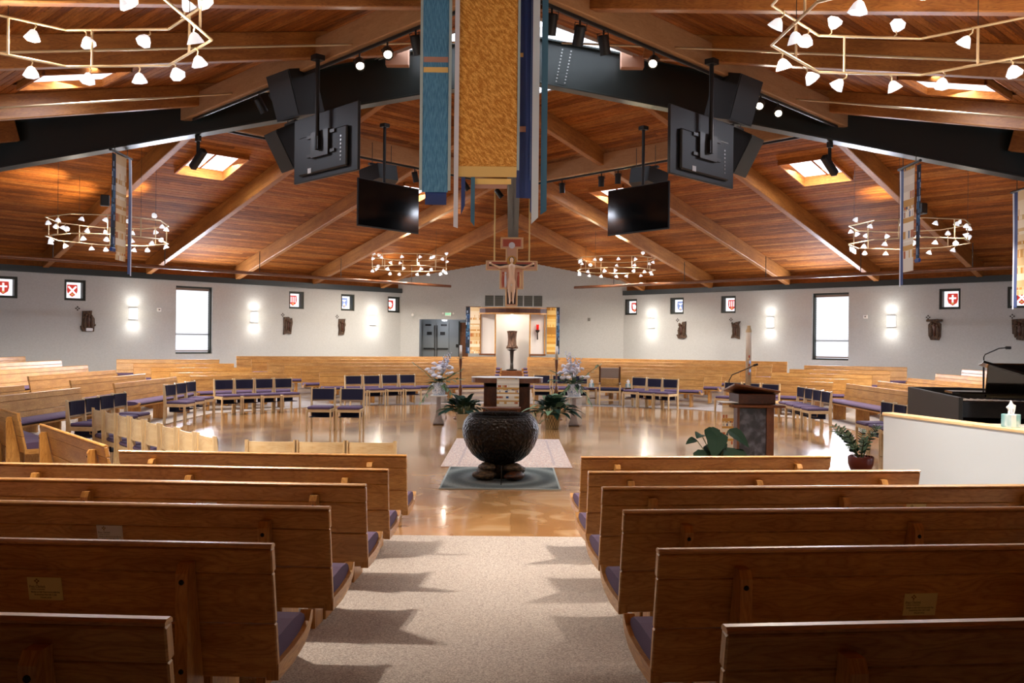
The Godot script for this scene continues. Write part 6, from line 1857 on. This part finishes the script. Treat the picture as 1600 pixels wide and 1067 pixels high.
# ---------------------------------------------------------------- small wall things
func build_wall_things():
	# carved stations with a four-dot cross mark beside each
	var S = [[-1, 11.73, 0], [-1, 5.0, 1], [-1, 2.75, 2], [1, 2.72, 3], [1, 4.97, 4], [1, 11.69, 5], [1, 13.98, 6]]
	var nm = ["nearest the camera on the left wall", "right of the tall left window", "nearest the back corner on the left wall", "nearest the back corner on the right wall", "left of the tall right window", "right of the tall right window", "at the right edge of the picture"]
	for q in S:
		var k = q[2]
		var f = wall_frame(q[0], q[1], 2.3)
		var o = thing("station_carving", "dark carved wooden station plaque %s" % nm[k], "wall carving", Vector3.ZERO, 0.0, "carved stations")
		o.transform = f
		var r := RandomNumberGenerator.new(); r.seed = 900 + k
		var w = 0.16 if k in [1, 2, 4] else 0.2
		var g := Geo.new()
		var out = [[-16, 29, 10, 31, 9, 20, 17, 8, 18, -8, 21, -9, 20, -14, 17, -15, 16, -30, -17, -30, -20, -24, -22, -15, -18, -12],
			[-16, 29, 2, 30, 8, 24, 15, 26, 17, 10, 14, -8, 12, -29, -6, -27, -17, -31, -15, -5],
			[-13, 28, 14, 29, 12, 18, 15, 6, 10, -6, 8, -29, -14, -30, -12, -12, -15, 4],
			[4, 30, 18, 31, 17, -12, 22, -24, 8, -31, -14, -30, -22, -16, -8, -14, -9, 12, -14, 24, -8, 26, -3, 16],
			[-16, 26, -13, 27, -12, 16, -8, 24, 4, 28, 18, 30, 12, 20, 16, 4, 15, -31, -2, -26, -17, -28, -10, -8],
			[-8, 30, 9, 31, 10, 24, 18, 16, 17, -20, 12, -31, -11, -30, -17, -18, -18, 14, -10, 24],
			[-20, 28, 20, 30, 18, -12, 12, -16, 10, -30, -8, -28, -10, -16, -18, -12]][k]
		var pts = PackedVector2Array()
		for j in range(0, out.size(), 2): pts.append(Vector2(out[j], out[j + 1]) * 0.0102)
		g.prism(pts, 0.0, 0.05); put("backing", g, M.carving, o)
		for j in 3:
			g = Geo.new()
			var x = (j - 1) * w * 0.5
			g.lump(Vector3(x, -0.05 + 0.04 * (j % 2), 0.05), Vector3(w * 0.26, 0.17, 0.03), 0.5, 50 + k * 3 + j); g.lump(Vector3(x * 0.8, 0.18 - 0.03 * j, 0.06), Vector3(0.045, 0.05, 0.03), 0.2, 80 + j, 9, 7)
			put("carved_form", g, [M.carving, M.dark_wood, M.carving][j], o)
		if k == 5: put("cross_beam", bx(Vector3(0, 0.27, 0.06), Vector3(0.46, 0.07, 0.05), 0, 0.01), M.carving, o)
		if k == 0: put("pale_cloth", bx(Vector3(0.02, -0.25, 0.06), Vector3(0.2, 0.09, 0.04), 0, 0.02), M.loin, o)
		var m = thing("cross_mark", "tiny four-dot cross mark beside the station %s" % nm[k], "wall mark", Vector3.ZERO, 0.0, "station cross marks")
		m.transform = wall_frame(q[0], q[1] , 2.67).translated_local(Vector3(-0.2 if k != 0 else -0.3, 0, 0))
		for j in 4:
			g = Geo.new(); g.x = Transform3D(Basis(Vector3.RIGHT, PI / 2), Vector3(cos(TAU * j / 4.0) * 0.045, sin(TAU * j / 4.0) * 0.045, 0)); g.lathe([Vector2(0, 0.012), Vector2(0.022, 0.012), Vector2(0.022, 0), Vector2(0, 0)], 8); put("dot", g, M.icon_dark, m)
	for side in [-1, 1]:
		var o = thing("thermostat", "small white box on the %s wall near the tall window" % ("left" if side < 0 else "right"), "thermostat", Vector3.ZERO)
		o.transform = wall_frame(side, 9.6, 2.71)
		put("housing", bx(Vector3(0, 0, 0.03), Vector3(0.13, 0.12, 0.06), 0, 0.012), M.white, o)
		put("sensor_face", bx(Vector3(0, 0, 0.062), Vector3(0.05, 0.04, 0.006)), M.vent, o)
	var cm = thing("security_camera", "small white security camera on the back wall left of the exit sign", "camera", Vector3(-3.88, 2.84, -35))
	put("mount", bx(Vector3(0, 0, 0.03), Vector3(0.06, 0.06, 0.06)), M.white, cm)
	var g := Geo.new(); g.x = Transform3D(Basis(Vector3.RIGHT, PI / 2 + 0.3), Vector3(0, -0.02, 0.1)); g.lathe([Vector2(0, 0.09), Vector2(0.045, 0.085), Vector2(0.045, -0.06), Vector2(0, -0.06)], 12); put("camera_body", g, M.white, cm)
	var bs = solo("wall_sensor", "small grey sensor on the back wall right of the shrine", "sensor", bx(Vector3(0, 0, 0.02), Vector3(0.1, 0.12, 0.04), 0, 0.01), M.vent, Vector3(3.0, 2.71, -35))
	# exit sign
	var e = thing("exit_sign", "green lit exit sign above the doorway with two little emergency lamps", "exit sign", Vector3(-2.5, 2.86, -35))
	put("case", bx(Vector3(0, 0, 0.03), Vector3(0.26, 0.17, 0.06), 0, 0.008), M.white, e)
	var tm := TextMesh.new(); tm.text = "EXIT"; tm.font_size = 48; tm.pixel_size = 0.11 / 48.0; tm.depth = 0.008
	var f := SystemFont.new(); f.font_names = PackedStringArray(["Droid Sans"]); f.font_weight = 700; tm.font = f
	put("lettering", tm, M.exit_green, e, T(0, 0, 0.063))
	for sx in [-1, 1]:
		g = Geo.new(); g.x = Transform3D(Basis(Vector3.RIGHT, PI / 2), Vector3(sx * 0.2, 0.03, 0.05)); g.lathe([Vector2(0, 0.05), Vector2(0.04, 0.05), Vector2(0.03, 0), Vector2(0, 0)], 10); put("emergency_lamp", g, M.white, e)
